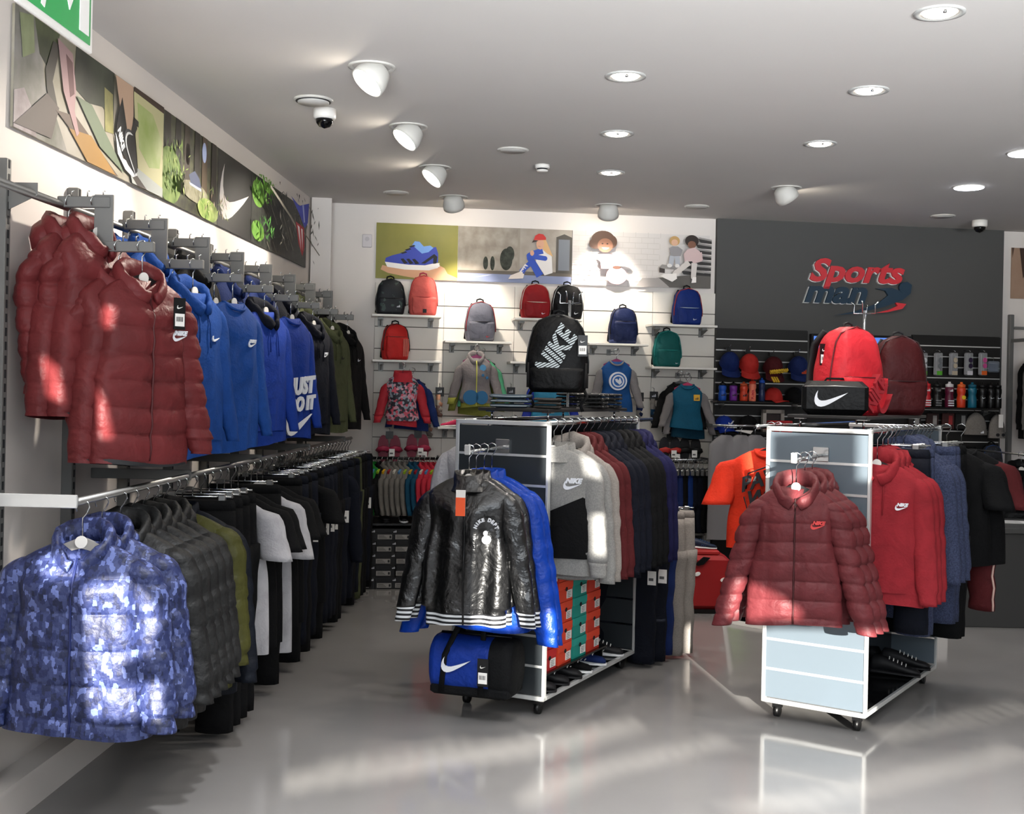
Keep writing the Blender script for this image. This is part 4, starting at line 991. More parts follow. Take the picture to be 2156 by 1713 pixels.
def folded(label, loc, rz, c, n_, w=.2, d=.2, th=.022, grp=None, nm='folded_shirt', c2=None):
    for i in range(n_):
        a = MB(); 
        rr = []
        for x in [-.5, -.46, -.3, 0, .3, .46, .5]:
            k = 1 if abs(x) < .45 else .75
            rr.append([(x*w, math.cos(q)*d/2+.004*math.sin(x*9+i), th/2+math.copysign(abs(math.sin(q))**.6, math.sin(q))*th/2*k+.002*math.sin(x*20+i*2)) for q in [2*PI*j/14 for j in range(14)]])
        a.rings(rr, c, True)
        t = thing(nm, '%s, %s from the bottom of its pile' % (label, ORD[i]), 'clothes', (loc[0], loc[1], loc[2]+i*(th+.001)), rz+.03*math.sin(i*2.1), grp)
        part('cloth', a, t)
        b = MB(); b.tube([(-w*.48, -d*.5, th*.5), (0, -d*.515, th*.45), (w*.45, -d*.5, th*.5)], .0025, c2 or c, 5); part('fold_edge', b, t)
folded('blue grey folded jeans', g1(.20, .22, 1.502), R1+.35, mat('#4e5c68', .8, kind='cloth'), 3, .20, .18, .023, 'pile of blue grey folded clothes', 'folded_jeans', mat('#8f979c', .8))
folded('brown grey folded trousers', g1(.385, .27, 1.502), R1+.35, mat('#45423f', .8, kind='cloth'), 3, .13, .18, .018, 'pile of brown grey folded clothes', 'folded_trousers')
BWP = mat('#101113', .8, kind='marks', h2='#b9b4ae', scale=46)
folded('black and white patterned folded leggings', g1(.36, .78, 1.502), R1+.3, BWP, 4, .27, .2, .02, 'pile of patterned folded clothes', 'folded_leggings')
folded('black folded leggings with light marks', g1(.37, 1.03, 1.502), R1+.3, BWP, 4, .22, .16, .02, 'pile of patterned folded clothes', 'folded_leggings')
# ---------------------------------------------------------------- back wall
def bwl(px, py, off):
    """photo point on a plane parallel to the back wall -> (s along wall, z)"""
    p = BW(px, py, off); return ((p-BW0).dot(BWD), p.z)
def bw(s, off, z): return BW0+BWD*s+BWN*off+Vector((0, 0, z))
bay_px = [787, 932, 1080, 1225, 1370, 1506]
bays = [bwl(x, 760, .0)[0] for x in bay_px]
zt = bwl(1150, 606, .03)[1]
SLW = mat('#d6d1c8', .5, kind='wall')
t = thing('slat_wall', 'white slatted wall panelling behind the backpacks and children clothes', 'wall panelling', bw(0, 0, 0), BRZ)
hs = .183
nsl = int(zt/hs)
for b in range(5):
    x0, x1 = bays[b], bays[b+1]
    for i in range(nsl+1):
        z1 = zt-i*hs; z0 = max(.0, z1-hs+.008)
        if z1 < .05: continue
        m_ = MB(); m_.box((x0+.0015, -.03, z0), (x1-.0015, -.002, z1), SLW); part('slat', m_, t)
m_ = MB(); m_.box((bays[0], -.016, 0), (bays[5], -.001, zt), mat('#6f6a64', .8)); part('backing', m_, t)
# grey feature wall
GW = mat('#4c4c4b', .8, kind='wall')
ga, gb = bwl(1508, 600, .05)[0], bwl(2112, 600, .05)[0]
m_ = MB(); m_.box((ga, -.05, 0), (gb, -.002, CEIL), GW); struct('trim_2', m_, bw(0, 0, 0), BRZ)
# black slat walls with chrome inserts
def dark_slats(x0, x1, ztop, label):
    t = thing('slat_wall', label, 'wall panelling', bw(0, .05, 0), BRZ); h = .0935; n_ = int((ztop-.25)/h)
    D = mat('#121110', .5)
    for i in range(n_):
        m_ = MB(); m_.box((x0, -.03, ztop-(i+1)*h+.006), (x1, -.001, ztop-i*h-.006), D); part('slat', m_, t)
        if i: m_ = MB(); m_.box((x0, -.026, ztop-i*h-.005), (x1, -.002, ztop-i*h+.005), ALU); part('chrome_insert', m_, t)
    m_ = MB(); m_.box((x0, -.012, 0), (x1, -.001, ztop), D); part('backing', m_, t)
sA0, zA = bwl(1509, 690, .08); sA1 = bwl(1701, 700, .08)[0]; sB0, zB = bwl(1922, 704, .08); sB1 = bwl(2107, 704, .08)[0]
dark_slats(sA0, sA1, zA, 'black slatted wall with chrome strips behind the caps and bottles')
dark_slats(sB0, sB1, zB, 'black slatted wall with chrome strips behind the goggles')
# screen between them
s0, z1 = bwl(1708, 702, .1); s1, z0 = bwl(1918, 800, .1)
t = thing('wall_screen', 'wall mounted flat screen glowing blue behind the backpacks', 'screen', bw(0, .06, 0), BRZ)
m_ = MB(); m_.box((s0, -.05, z0-.06), (s1, 0, z1), BLACKP, bev=.004); part('frame', m_, t)
m_ = MB(); m_.box((s0+.02, -.052, z0-.04), (s1-.02, -.05, z1-.02), mat('#4f78c8', .3, emit=.9)); part('display', m_, t)
m_ = MB(); m_.box((sA1+.01, -.02, 0), (sB0-.01, 0, z0-.08), mat('#141313', .5)); struct('trim_3', m_, bw(0, .05, 0), BRZ)

# posters
def clip(p):
    for ax, lim, sg in ((0, 0, 1), (0, 1, -1), (1, 0, 1), (1, 1, -1)):
        o = []
        for i in range(len(p)):
            a, b = p[i-1], p[i]; da, db = sg*(a[ax]-lim), sg*(b[ax]-lim)
            if (da >= 0) != (db >= 0): t = da/(da-db); o.append((a[0]+(b[0]-a[0])*t, a[1]+(b[1]-a[1])*t))
            if db >= 0: o.append(b)
        p = o
        if len(p) < 3: return []
    return p
def poster(label, s0, z0, s1, z1, bg, art, wall='back', zz=None):
    loc, rz = (bw(s0, .012, z0), BRZ) if wall == 'back' else wall
    w, h = s1-s0, z1-z0
    t = thing('poster', label, 'poster', loc, rz)
    b = MB(); b.box((0, -.004, 0), (w, .006, h), bg); part('board', b, t)
    if art:
        g_ = MB(); k = [0]
        def pg(m, pts):
            k[0] += 1; y = -.004-.0006*k[0]; pts = clip(pts)
            if len(pts) > 2: g_.poly([(u*w, v*h) for u, v in pts], y, y+.0004, m if not isinstance(m, str) else mat(m, .6))
        def el(m, u, v, ru, rv, rot=0):
            pg(m, [(u+ru*math.cos(t_), v+rv*math.sin(t_)) for t_ in [2*PI*j/22 for j in range(22)]])
        def tx(m, s_, u, v, sz, rot=0, **kw):
            k[0] += 1; y = -.004-.0006*k[0]; put_text(g_, s_, u*w, v*h, sz*h, y, y+.0004, mat(m, .6), rot=rot, **kw)
        def sw(m, u, v, ww, rot=0):
            k[0] += 1; y = -.004-.0006*k[0]; swoosh(g_, u*w, v*h, ww*w, y, y+.0004, mat(m, .6), rot)
        def sk(m, pts, r):     # limb: thick polyline
            P_ = [Vector((u*w, v*h)) for u, v in pts]
            for a, b_ in zip(P_, P_[1:]):
                d_ = (b_-a).normalized(); n_ = Vector((-d_.y, d_.x))*r*h
                pg(m, [(q.x/w, q.y/h) for q in (a+n_, b_+n_*.85, b_-n_*.85, a-n_)]); el(m, b_.x/w, b_.y/h, r*h*.88/w, r*.88)
        art(pg, el, tx, sw, sk)
        part('print', g_, t)
    return t
def art_shoe(pg, el, tx, sw, sk):
    SK = '#c99a78'
    pg(SK, [(.06, .16), (.08, .24), (.2, .2), (.5, .2), (.76, .28), (.84, .22), (.88, .12), (1, .05), (1, 0), (.6, 0), (.35, .05), (.15, .1)])
    pg('#e9e6e2', [(.11, .30), (.14, .21), (.35, .17), (.65, .17), (.76, .22), (.78, .31), (.7, .3), (.4, .27)])
    pg('#3242a0', [(.11, .3), (.12, .37), (.2, .42), (.32, .47), (.42, .58), (.47, .68), (.52, .69), (.56, .6), (.64, .56), (.68, .58), (.73, .6), (.76, .48), (.76, .32), (.6, .26), (.4, .26), (.25, .28)])
    pg('#6f9ad8', [(.44, .62), (.47, .69), (.53, .68), (.58, .6), (.66, .62), (.7, .58), (.64, .5), (.56, .47), (.5, .54)])
    for i in range(3): pg('#10121c', [(.30+.07*i, .36), (.335+.07*i, .37), (.30+.07*i+.09, .29), (.26+.07*i+.085, .27)])
    for i in range(3): pg('#14161f', [(.3+.05*i, .47+.06*i), (.36+.05*i, .5+.06*i), (.38+.05*i, .48+.06*i), (.32+.05*i, .45+.06*i)])
    pg('#10121c', [(.55, .29), (.71, .47), (.75, .42), (.74, .3), (.7, .29), (.7, .4), (.6, .29)]); pg('#e9e6e2', [(.55, .25), (.78, .28), (.78, .24), (.6, .2)])
def art_track(pg, el, tx, sw, sk):
    pg('#8f877c', [(0, .16), (1, .16), (1, 1), (.0, 1)]); pg(mat('#a39b8f', .6, kind='blotch', h2='#857c72', scale=9), [(0, .18), (.52, .18), (.52, 1), (0, 1)])
    pg(mat('#a8a095', .6, kind='blotch', h2='#938a80', scale=6), [(.54, .18), (1, .18), (1, 1), (.54, 1)])
    pg('#5f584f', [(.0, .14), (1, .13), (1, .22), (0, .2)]); pg('#7d86a4', [(0, 0), (1, 0), (1, .14), (0, .15)]); pg('#b5bac6', [(0, .04), (.27, .13), (.3, .13), (.02, .02)])
    for u, v, a, b in ((.24, .34, .022, .12), (.3, .34, .02, .13), (.42, .42, .055, .2), (.45, .52, .04, .14)): el(mat('#3c4038', .7, kind='blotch', h2='#23261f', scale=30), u, v, a, b)
    pg('#4b4741', [(.86, .2), (.86, .86), (.93, .92), (1, .86), (1, .2)]); pg('#6f747c', [(.88, .25), (.88, .82), (.98, .82), (.98, .25)])
    B = '#2a4ba8'; Wt = '#d6d2d0'; SK = '#c99b80'
    sk(B, [(.72, .14), (.63, .46)], .07); sk(B, [(.66, .42), (.56, .22)], .05); sk(Wt, [(.6, .33), (.555, .2)], .035); tx('#2a4ba8', 'PUMA', .588, .2, .085, rot=1.05, bold=.04)
    pg('#d8cdc4', [(.44, .06), (.46, .13), (.54, .2), (.58, .16), (.57, .08)])
    pg(Wt, [(.68, .4), (.7, .62), (.76, .66), (.82, .5), (.83, .2), (.76, .15)]); sk(B, [(.74, .6), (.66, .55), (.62, .5)], .055); sk(B, [(.62, .5), (.76, .46)], .05); el(SK, .645, .55, .018, .05)
    pg('#c8a070', [(.71, .78), (.76, .82), (.79, .68), (.83, .5), (.78, .55), (.74, .62)]); el(SK, .715, .72, .034, .1)
    pg('#b8302c', [(.655, .79), (.67, .87), (.70, .91), (.74, .9), (.765, .84), (.765, .8), (.70, .79)]); pg('#33241f', [(.655, .79), (.64, .74), (.67, .755), (.70, .78)])
    pg('#b58c78', [(.69, .675), (.715, .665), (.72, .68), (.7, .69)])
def art_kids(pg, el, tx, sw, sk):
    Wl = '#cfcac6'; pg(Wl, [(0, 0), (1, 0), (1, 1), (0, 1)])
    for i in range(10): 
        pg('#bdb7b2', [(0, .1*i), (.62, .1*i), (.62, .1*i+.008), (0, .1*i+.008)])
        for j in range(7): pg('#c1bbb6', [(.04+.09*j+.045*(i % 2), .1*i), (.043+.09*j+.045*(i % 2), .1*i), (.043+.09*j+.045*(i % 2), .1*i+.1), (.04+.09*j+.045*(i % 2), .1*i+.1)])
    pg('#5b5753', [(.66, 0), (1, 0), (1, .26), (.84, .24), (.72, .2), (.6, .17)]); pg('#9a9592', [(.45, 0), (.7, 0), (.62, .17), (.5, .16)])
    for i in range(7):
        v = .28+.1*i; pg('#2f2d2c', [(.8+.02*i, v-.03), (1, v-.05), (1, v+.0), (.78+.02*i, v+.04)]); pg('#8f8b88', [(.79+.02*i, v+.04), (1, v), (1, v+.03), (.785+.02*i, v+.07)])
    pg('#8e8a86', [(.62, .36), (.95, .28), (.95, .32), (.64, .42)]); pg('#39322f', [(.62, .36), (.66, .34), (.66, .26), (.62, .27)])
    PK = '#d9a3ab'; SK = '#7a5442'
    # laughing child in pink
    el('#4b3428', .21, .83, .085, .17); el('#4b3428', .155, .76, .045, .1); el('#4b3428', .27, .8, .04, .12); el(SK, .225, .73, .055, .13)
    for u in (.205, .24): el('#241812', u, .76, .007, .012)
    pg('#efe4df', [(.20, .69), (.255, .69), (.235, .655), (.215, .655)])
    pg(PK, [(.17, .56), (.22, .57), (.3, .57), (.33, .4), (.28, .3), (.2, .3), (.19, .45)]); sk(PK, [(.19, .52), (.25, .38)], .07)
    pg('#ddb0b4', [(.22, .36), (.24, .46), (.3, .5), (.37, .47), (.4, .44), (.4, .37), (.3, .36)]); pg('#e9d9d8', [(.22, .35), (.4, .36), (.4, .38), (.22, .375)])
    el(PK, .31, .18, .075, .16); el('#c9878f', .3, .2, .04, .1); el('#5d4136', .31, .33, .03, .03)
    # two children on the steps
    el('#b89560', .725, .86, .038, .09); el('#d3a98e', .725, .83, .024, .06); pg('#8d8a8c', [(.685, .72), (.71, .76), (.75, .76), (.785, .7), (.77, .58), (.7, .57)]); sk('#a9adb5', [(.71, .58), (.70, .42)], .05); sk('#a9adb5', [(.745, .58), (.75, .42)], .05); el('#d9d6d3', .69, .4, .018, .035); el('#d9d6d3', .745, .4, .018, .035)
    el('#2b211d', .85, .87, .05, .11); el(SK, .85, .8, .03, .07); pg('#c9b0ae', [(.79, .62), (.82, .72), (.87, .75), (.91, .68), (.92, .56), (.88, .5), (.8, .48)]); sk('#c9b0ae', [(.905, .66), (.915, .54), (.87, .5)], .05); sk('#cdc6c0', [(.87, .46), (.865, .2)], .055); sk('#cdc6c0', [(.83, .47), (.73, .25)], .055)
    pg('#e6e1dc', [(.62, .2), (.65, .24), (.74, .26), (.745, .16), (.71, .1)]); pg('#e6e1dc', [(.85, .09), (.86, .2), (.885, .2), (.885, .1)])
q = [bwl(793, 468, .02), bwl(791, 583, .02), bwl(966, 475, .02), bwl(1206, 484, .02), bwl(1495, 493, .02), bwl(1206, 599, .02)]
zp1 = q[0][1]; zp0 = q[5][1]
poster('wide picture of a blue running shoe lying on an open hand', q[0][0], zp0, q[2][0]-.004, zp1, mat('#6b6a20', .5, kind='blotch', h2='#8b8436', scale=1.3), art_shoe)
poster('wide picture of a child in red cap and blue tracksuit on a court', q[2][0], zp0, q[3][0]-.004, zp1, mat('#8f877c', .5), art_track)
poster('wide picture of a child in pink and two children on dark steps', q[3][0], zp0, q[4][0], zp1, mat('#cfcac6', .5), art_kids)
s_, z_ = bwl(2131, 521, .02); _, z0_ = bwl(2131, 628, .02)
poster('brown toned picture at the edge of the wall beyond the grey panel', s_, z0_, s_+.75, z_, mat('#a58a76', .5, kind='blotch', h2='#8a6f5c', scale=2), lambda pg, el, tx, sw, sk: [pg('#3c2c22', [(.10, 1), (.3, 1), (.2, .55), (.15, .4)]), pg('#4a382c', [(.0, 1), (.03, 1), (.01, .8)]), pg('#bfa48e', [(.3, 0), (.5, 1), (.8, 1), (.6, 0)])])
# left wall strip of pictures
def lposter(label, Y0, Y1, bg, art):
    poster(label, 0, 2.518, (Y1-Y0), 2.968, bg, art, wall=(LWP(Y0, .012, 2.518), LRZ))
def art_run(pg, el, tx, sw, sk):
    bl = lambda c1, c2, sc=6: mat(c1, .6, kind='blotch', h2=c2, scale=sc)
    pg(bl('#8d8a86', '#5c5d52', 5), [(0, 0), (0, 1), (.12, 1), (.16, .5), (.22, .3), (.3, 0)]); pg(bl('#23261f', '#4a5236', 6), [(.1, 1), (.13, .72), (.2, .6), (.24, 1)])
    pg(bl('#1d211b', '#3a4034', 4), [(.34, 1), (.33, .62), (.42, .55), (.52, .6), (.6, .5), (.6, 1)]); pg(bl('#8f8a5a', '#6a6a44', 8), [(.53, .8), (.59, .78), (.6, .4), (.54, .38)])
    pg(bl('#a9a0a2', '#7b6f70', 9), [(0, .3), (.05, .36), (.1, .2), (.12, 0), (0, 0)]); pg(bl('#6a7350', '#8b9470', 7), [(.02, .95), (.09, 1), (.1, .7), (.04, .6)])
    pg('#3a3631', [(.16, .62), (.2, .9), (.24, .9), (.2, .55), (.24, .3), (.2, .28), (.17, .45)]); pg('#4d4440', [(.0, .03), (.2, .05), (.24, .35), (.17, .42)])
    pg('#574a42', [(.22, .32), (.34, .36), (.64, 0), (.5, 0)]); pg('#8a6a3a', [(.3, .22), (.44, .26), (.62, 0), (.42, 0)]); pg('#5f6a58', [(.34, .55), (.44, .55), (.62, .2), (.68, .06), (.5, .2)])
    pg('#967a7c', [(.22, .95), (.31, .9), (.335, .6), (.33, .4), (.36, .22), (.345, .18), (.31, .32), (.26, .52)]); pg('#5f4244', [(.27, .86), (.31, .82), (.325, .55), (.30, .5)])
    pg('#b8b58a', [(.74, .95), (1, .95), (1, 0), (.8, 0), (.76, .5)]); pg(bl('#8ea255', '#b5bd8a', 4), [(.77, .86), (.9, .84), (.99, .6), (.97, .3), (.88, .25), (.79, .4)]); pg('#3b2a20', [(.74, 1), (1, 1), (1, .93), (.74, .95)])
    pg('#a8ada9', [(.72, .1), (.78, .18), (1, .1), (1, 0), (.74, 0)]); pg('#3c332e', [(.62, .24), (.66, .24), (.86, 0), (.78, 0)])
    pg('#b79a84', [(.595, .98), (.73, .98), (.735, .7), (.72, .45), (.66, .45), (.63, .7)])
    pg('#c8cccf', [(.6, .42), (.62, .22), (.68, .1), (.74, .06), (.775, .1), (.75, .18), (.66, .2)]); pg('#141518', [(.605, .44), (.615, .6), (.645, .8), (.665, .66), (.69, .48), (.715, .5), (.735, .64), (.76, .66), (.765, .58), (.745, .5), (.765, .3), (.775, .14), (.755, .1), (.70, .16), (.63, .3)])
    pg('#22201f', [(.735, .68), (.775, .66), (.775, .6), (.74, .62)]); tx('#d9dcdc', 'NIKE', .632, .36, .13, rot=-.95, bold=.05, sx=.8); sw('#3a3c40', .712, .29, .14, rot=-1.15); sw('#c8cbcc', .717, .28, .13, rot=-1.15); sw('#141518', .720, .285, .115, rot=-1.15)
def art_forest(pg, el, tx, sw, sk):
    for i, u in enumerate((.08, .25, .4, .58, .72, .9)): pg(['#2b2620', '#1d1b17', '#3a3229', '#221e19', '#4a3d2e', '#2a241e'][i], [(u-.05, .18), (u-.04, 1), (u+.05, 1), (u+.06, .2)])
    el(mat('#4f6a2c', .7, kind='blotch', h2='#7d9150', scale=12), .12, .3, .2, .32); el(mat('#6c6a52', .7, kind='blotch', h2='#8f8c78', scale=20), .55, .26, .25, .12); el(mat('#5f7a34', .7, kind='blotch', h2='#93a060', scale=14), .8, .12, .2, .14)
    leaves(pg, 3, 70, 0, .3, .1, .65, ['#7f9a4a', '#4d6b2a', '#a3b06a', '#35491f'], .12); leaves(pg, 4, 50, .5, 1, .02, .3, ['#8d9a55', '#566b33', '#b8a78c', '#6d5d47'], .10)
    pg('#36415f', [(.2, .34), (.3, .42), (.38, .36), (.42, .26), (.24, .24)]); pg('#9aa1b4', [(.2, .26), (.42, .25), (.42, .22), (.22, .23)]); el('#5c6a8a', .46, .7, .04, .12)
def leaves(pg, seed, n_, u0, u1, v0, v1, cs, ln):
    rr = random.Random(seed)
    for i in range(n_):
        u, v, a = rr.uniform(u0, u1), rr.uniform(v0, v1), rr.uniform(.3, 2.8); l = ln*rr.uniform(.5, 1.2); dx, dy = math.cos(a)*l*.5, math.sin(a)*l
        pg(cs[i % len(cs)], [(u, v), (u+dx*.5-dy*.08, v+dy*.5+dx*.1), (u+dx, v+dy), (u+dx*.5+dy*.08, v+dy*.5-dx*.1)])
def art_branch(pg, el, tx, sw, sk):
    G = mat('#4b7a22', .7, kind='blotch', h2='#6d9a3c', scale=10)
    el(G, .1, .75, .1, .2); el(G, .25, .92, .08, .07); el(G, .1, .2, .1, .15)
    for i in range(14): r = random.Random(i); u = r.random(); v = r.random(); sk('#6a665e', [(u, v), (u+.12, v-.25)], .008)
    leaves(pg, 5, 60, 0, .28, .6, 1, ['#5f9a2c', '#3f7a1c', '#7db04a'], .12); leaves(pg, 6, 30, 0, .2, .05, .35, ['#3f7a2c', '#2d5a1c'], .12); leaves(pg, 7, 80, .2, 1, 0, 1, ['#4a4a45', '#63625c', '#2a2b28'], .14)
    sk('#7a766c', [(0, .8), (.35, .55), (.5, .4)], .025); sk('#6c675d', [(.5, .5), (.95, .2)], .015)
    pg('#2c3aa0', [(.35, .86), (.5, .8), (.7, .95), (.68, .62), (.62, .5), (.5, .68)]); pg('#9aa2d0', [(.56, .86), (.59, .86), (.62, .6), (.6, .58)]); pg('#9a2431', [(.44, .52), (.6, .5), (.62, .2), (.58, .03), (.5, .2)]); pg('#d7c9cc', [(.47, .48), (.51, .47), (.55, .12)]); pg('#d7c9cc', [(.54, .46), (.57, .46), (.58, .12)])
lposter('long picture of a hand reaching down beside a black running shoe', 4.33, 5.94, mat('#77725e', .5, kind='blotch', h2='#98938a', scale=3), art_run)
lposter('picture of dark forest trunks and ferns on the side wall', 5.945, 6.92, mat('#1f1f18', .5, kind='blotch', h2='#47492f', scale=14), art_forest)
lposter('plain black picture with a white curved tick mark', 6.925, 7.68, mat('#141312', .5), lambda pg, el, tx, sw, sk: sw('#d8d2d0', .48, .46, .86, .0))
lposter('picture of blue and red shoes among dark branches', 7.685, 9.35, mat('#161816', .5, kind='blotch', h2='#33352f', scale=24), art_branch)

# shop name on the grey wall
SIGR = mat('#c5333b', .45); SIGB = mat('#1d3446', .5); SIGS = mat('#cfd0cf', .5)
t = thing('shop_sign', 'raised red and dark blue shop name with swooping figure on the grey wall', 'sign', bw(0, .05, 0), BRZ)
def sgn(px, py): return bwl(px, py, .07)
a0 = sgn(1703, 592); a1 = sgn(1902, 592)
def fit(s_, l, r, base, hgt, m1, rot, shear=.28, bold=.035):
    vs, _ = text_geo(s_, bold, shear); wv = max(v[0] for v in vs)-min(v[0] for v in vs); cap = .70
    sz = hgt/cap; sx = (r-l)/(wv*sz); mid = (max(v[0] for v in vs)+min(v[0] for v in vs))/2
    g_ = MB(); put_text(g_, s_, (l+r)/2-mid*sz*sx, base, sz, -.045, -.02, m1, rot=0, bold=bold, shear=shear, sx=sx)
    return g_
# the two lines follow the wall's level, tops of the letters rise a little
px2m = 10.35/2500
l1 = fit('Sports', sgn(1703, 590)[0], sgn(1902, 590)[0], sgn(1800, 593)[1], 45*px2m, SIGR, 0); part('red_lettering', l1, t)
l2 = fit('man', sgn(1692, 634)[0], sgn(1824, 634)[0], sgn(1760, 636)[1], 40*px2m*1.15, SIGB, 0); part('blue_lettering', l2, t)
sh_ = MB(); 
for mbx, off in ((l1, 0), (l2, 0)):
    sh_.add([(v[0]-.007, v[1]+.02, v[2]-.006) for v in mbx.v], mbx.f, SIGS)
part('pale_backing', sh_, t)
def pts(l): return [sgn(a, b) for a, b in l]
g_ = MB(); g_.poly(pts([(1755, 664), (1800, 655), (1848, 638), (1868, 622), (1862, 612), (1842, 608), (1875, 606), (1892, 612), (1896, 600), (1908, 593), (1918, 600), (1915, 618), (1898, 632), (1860, 646), (1800, 660)]), -.04, -.015, SIGB); g_.ell(sgn(1903, 606), 13*px2m, 12*px2m, -.045, -.02, SIGB, 20); part('figure', g_, t)
g_ = MB(); g_.poly(pts([(1842, 659), (1870, 652), (1888, 644), (1884, 637), (1906, 640), (1898, 650), (1868, 657)]), -.04, -.015, SIGR); part('red_swoosh', g_, t)

# shelves on the white slat wall
def shelf(label, pxl, pxr, py, off=.24, c=None, brk=2, th=.018):
    sl_, z = bwl(pxl, py, off); sr_ = bwl(pxr, py, off)[0]; c = c or mat('#d9d6d0', .4)
    t = thing('wall_shelf', label, 'shelf', bw(sl_, 0, z), BRZ, 'shelves on the slatted walls')
    m_ = MB(); m_.box((0, -off, -th), (sr_-sl_, -.03, 0), c, bev=.002); part('board', m_, t)
    for x in (.075, sr_-sl_-.075):
        m_ = MB(); m_.box((x-.02, -off*.55, -.02-th), (x+.02, -.03, -th), GREYP); m_.box((x-.02, -.045, -.075-th), (x+.02, -.03, -th), GREYP)
        m_.add([(x-.003, -.03, -.07-th), (x-.003, -off*.9, -.02-th), (x-.003, -.03, -.02-th), (x+.003, -.03, -.07-th), (x+.003, -off*.9, -.02-th), (x+.003, -.03, -.02-th)], [[0, 1, 2], [5, 4, 3], [0, 3, 4, 1], [1, 4, 5, 2], [2, 5, 3, 0]], GREYP)
        part('bracket', m_, t)
    return z
OFFS = .26
zS = {}
for k_, a, b, y, lb in (('A', 783, 930, 660, 'white shelf holding the patterned black and the coral backpacks'), ('B', 784, 930, 756, 'white shelf under the red backpack with pale stripe'), ('C', 937, 1078, 716, 'white shelf under the grey backpack'), ('D', 1085, 1226, 668, 'white shelf under the red and the black backpacks'),
                        ('E', 1075, 1218, 760, 'white shelf mostly hidden behind the big black backpack'), ('F', 1240, 1366, 721, 'white shelf under the navy backpack'), ('G', 1374, 1511, 681, 'white shelf under the bright blue backpack'), ('H', 1373, 1510, 771, 'white shelf under the teal backpack'), ('I', 922, 985, 898, 'small white shelf under the pink child shoe')):
    zS[k_] = shelf(lb, a, b, y, OFFS)
def bp(k_, px0, px1, pytop, label, c, **kw):
    off = .16; s0 = bwl(px0, 700, off)[0]; s1 = bwl(px1, 700, off)[0]; z0 = zS[k_]; z1 = bwl((px0+px1)/2, pytop, off)[1]
    backpack(label, bw((s0+s1)/2, off, z0+.001), BRZ+kw.pop('rz', .12), c, s1-s0-.01, z1-z0-.03, .13, grp='backpacks on the white shelves', **kw)
def mtn(c=WPRT, x=.1, z=.2, w_=.12): return lambda mb, y, w, h: mountain(mb, x*w*2, z*h, w_*w, y-.004, y+.03, c)
def swl(c=WPRT, x=.2, z=.15, w_=.16): return lambda mb, y, w, h: swoosh(mb, x*w, z*h, w_*w, y-.004, y+.03, c)
NY = lambda h: mat(h, .6, kind='nylon')
bp('A', 789, 851, 580, 'black backpack with dark green brush pattern, first on the top shelf', mat('#12161c', .6, kind='marks', h2='#33423f', scale=22), logo=mtn(WPRT, .12, .2))
bp('A', 859, 919, 573, 'coral pink backpack beside the patterned black one', NY('#e66a62'), handle=NY('#c2455f'), zipm=NY('#c9504f'), logo=lambda mb, y, w, h: mb.box((-.015, y-.004, .02), (.015, y+.03, .05), INK))
def redstripe(mb, y, w, h):
    for i in range(3): mb.box((w*.18+i*w*.075, y-.004, h*.1), (w*.18+i*w*.075+w*.055, y+.03, h*.58), NY('#e8796b'))
bp('B', 803, 862, 674, 'bright red backpack with pale vertical stripes on its pocket', NY('#d92f2c'), logo=redstripe, ph=.62, rz=.3)
bp('C', 978, 1042, 628, 'grey backpack with coral side panel', NY('#6f707c'), edge=NY('#a3282f'), logo=swl(CORAL, .18, .12, .12), ph=.48, rz=.2)
bp('D', 1094, 1157, 590, 'deep red backpack with small white logo on the top shelf', NY('#9c1c22'), zipm=mat('#b9a79a', .5), logo=swl(WPRT, .2, .14, .13))
bp('D', 1160, 1225, 592, 'black backpack behind the chrome hook stand on the top shelf', NY('#17181a'), zipm=STEEL, logo=swl(WPRT, .22, .17, .15))
bp('F', 1281, 1341, 640, 'navy backpack with flat rounded top', NY('#18244c'), ph=.6, base=NY('#3d4a78'), rz=.15)
bp('G', 1414, 1476, 600, 'bright navy blue backpack with orange piping', NY('#17317c'), edge=NY('#b03c30'), zipm=mat('#9aa7b3', .5), logo=swl(WPRT, .15, .15, .13), rz=.15)
bp('H', 1375, 1434, 689, 'teal green backpack on the lower shelf', NY('#14625f'), zipm=mat('#1c7f79', .6), logo=swl(WPRT, .25, .1, .1))
bp('E', 1119, 1150, 700, 'orange and black backpack half hidden by the large hanging one', NY('#c0603c'), c2=BLK2)
# thermostat box and ceiling things on the wall
m_ = MB(); m_.box((-.04, -.02, -.055), (.04, 0, .055), mat('#c9c4c6', .5), bev=.006); m_.ell((0, .015), .018, .018, -.024, -.02, mat('#b5b0b4', .5), 16)
s_, z_ = bwl(773, 507, .01); one('wall_thermostat', m_, 'small pale rounded control box on the wall beside the shoe picture', 'control box', bw(s_, .002, z_), BRZ)

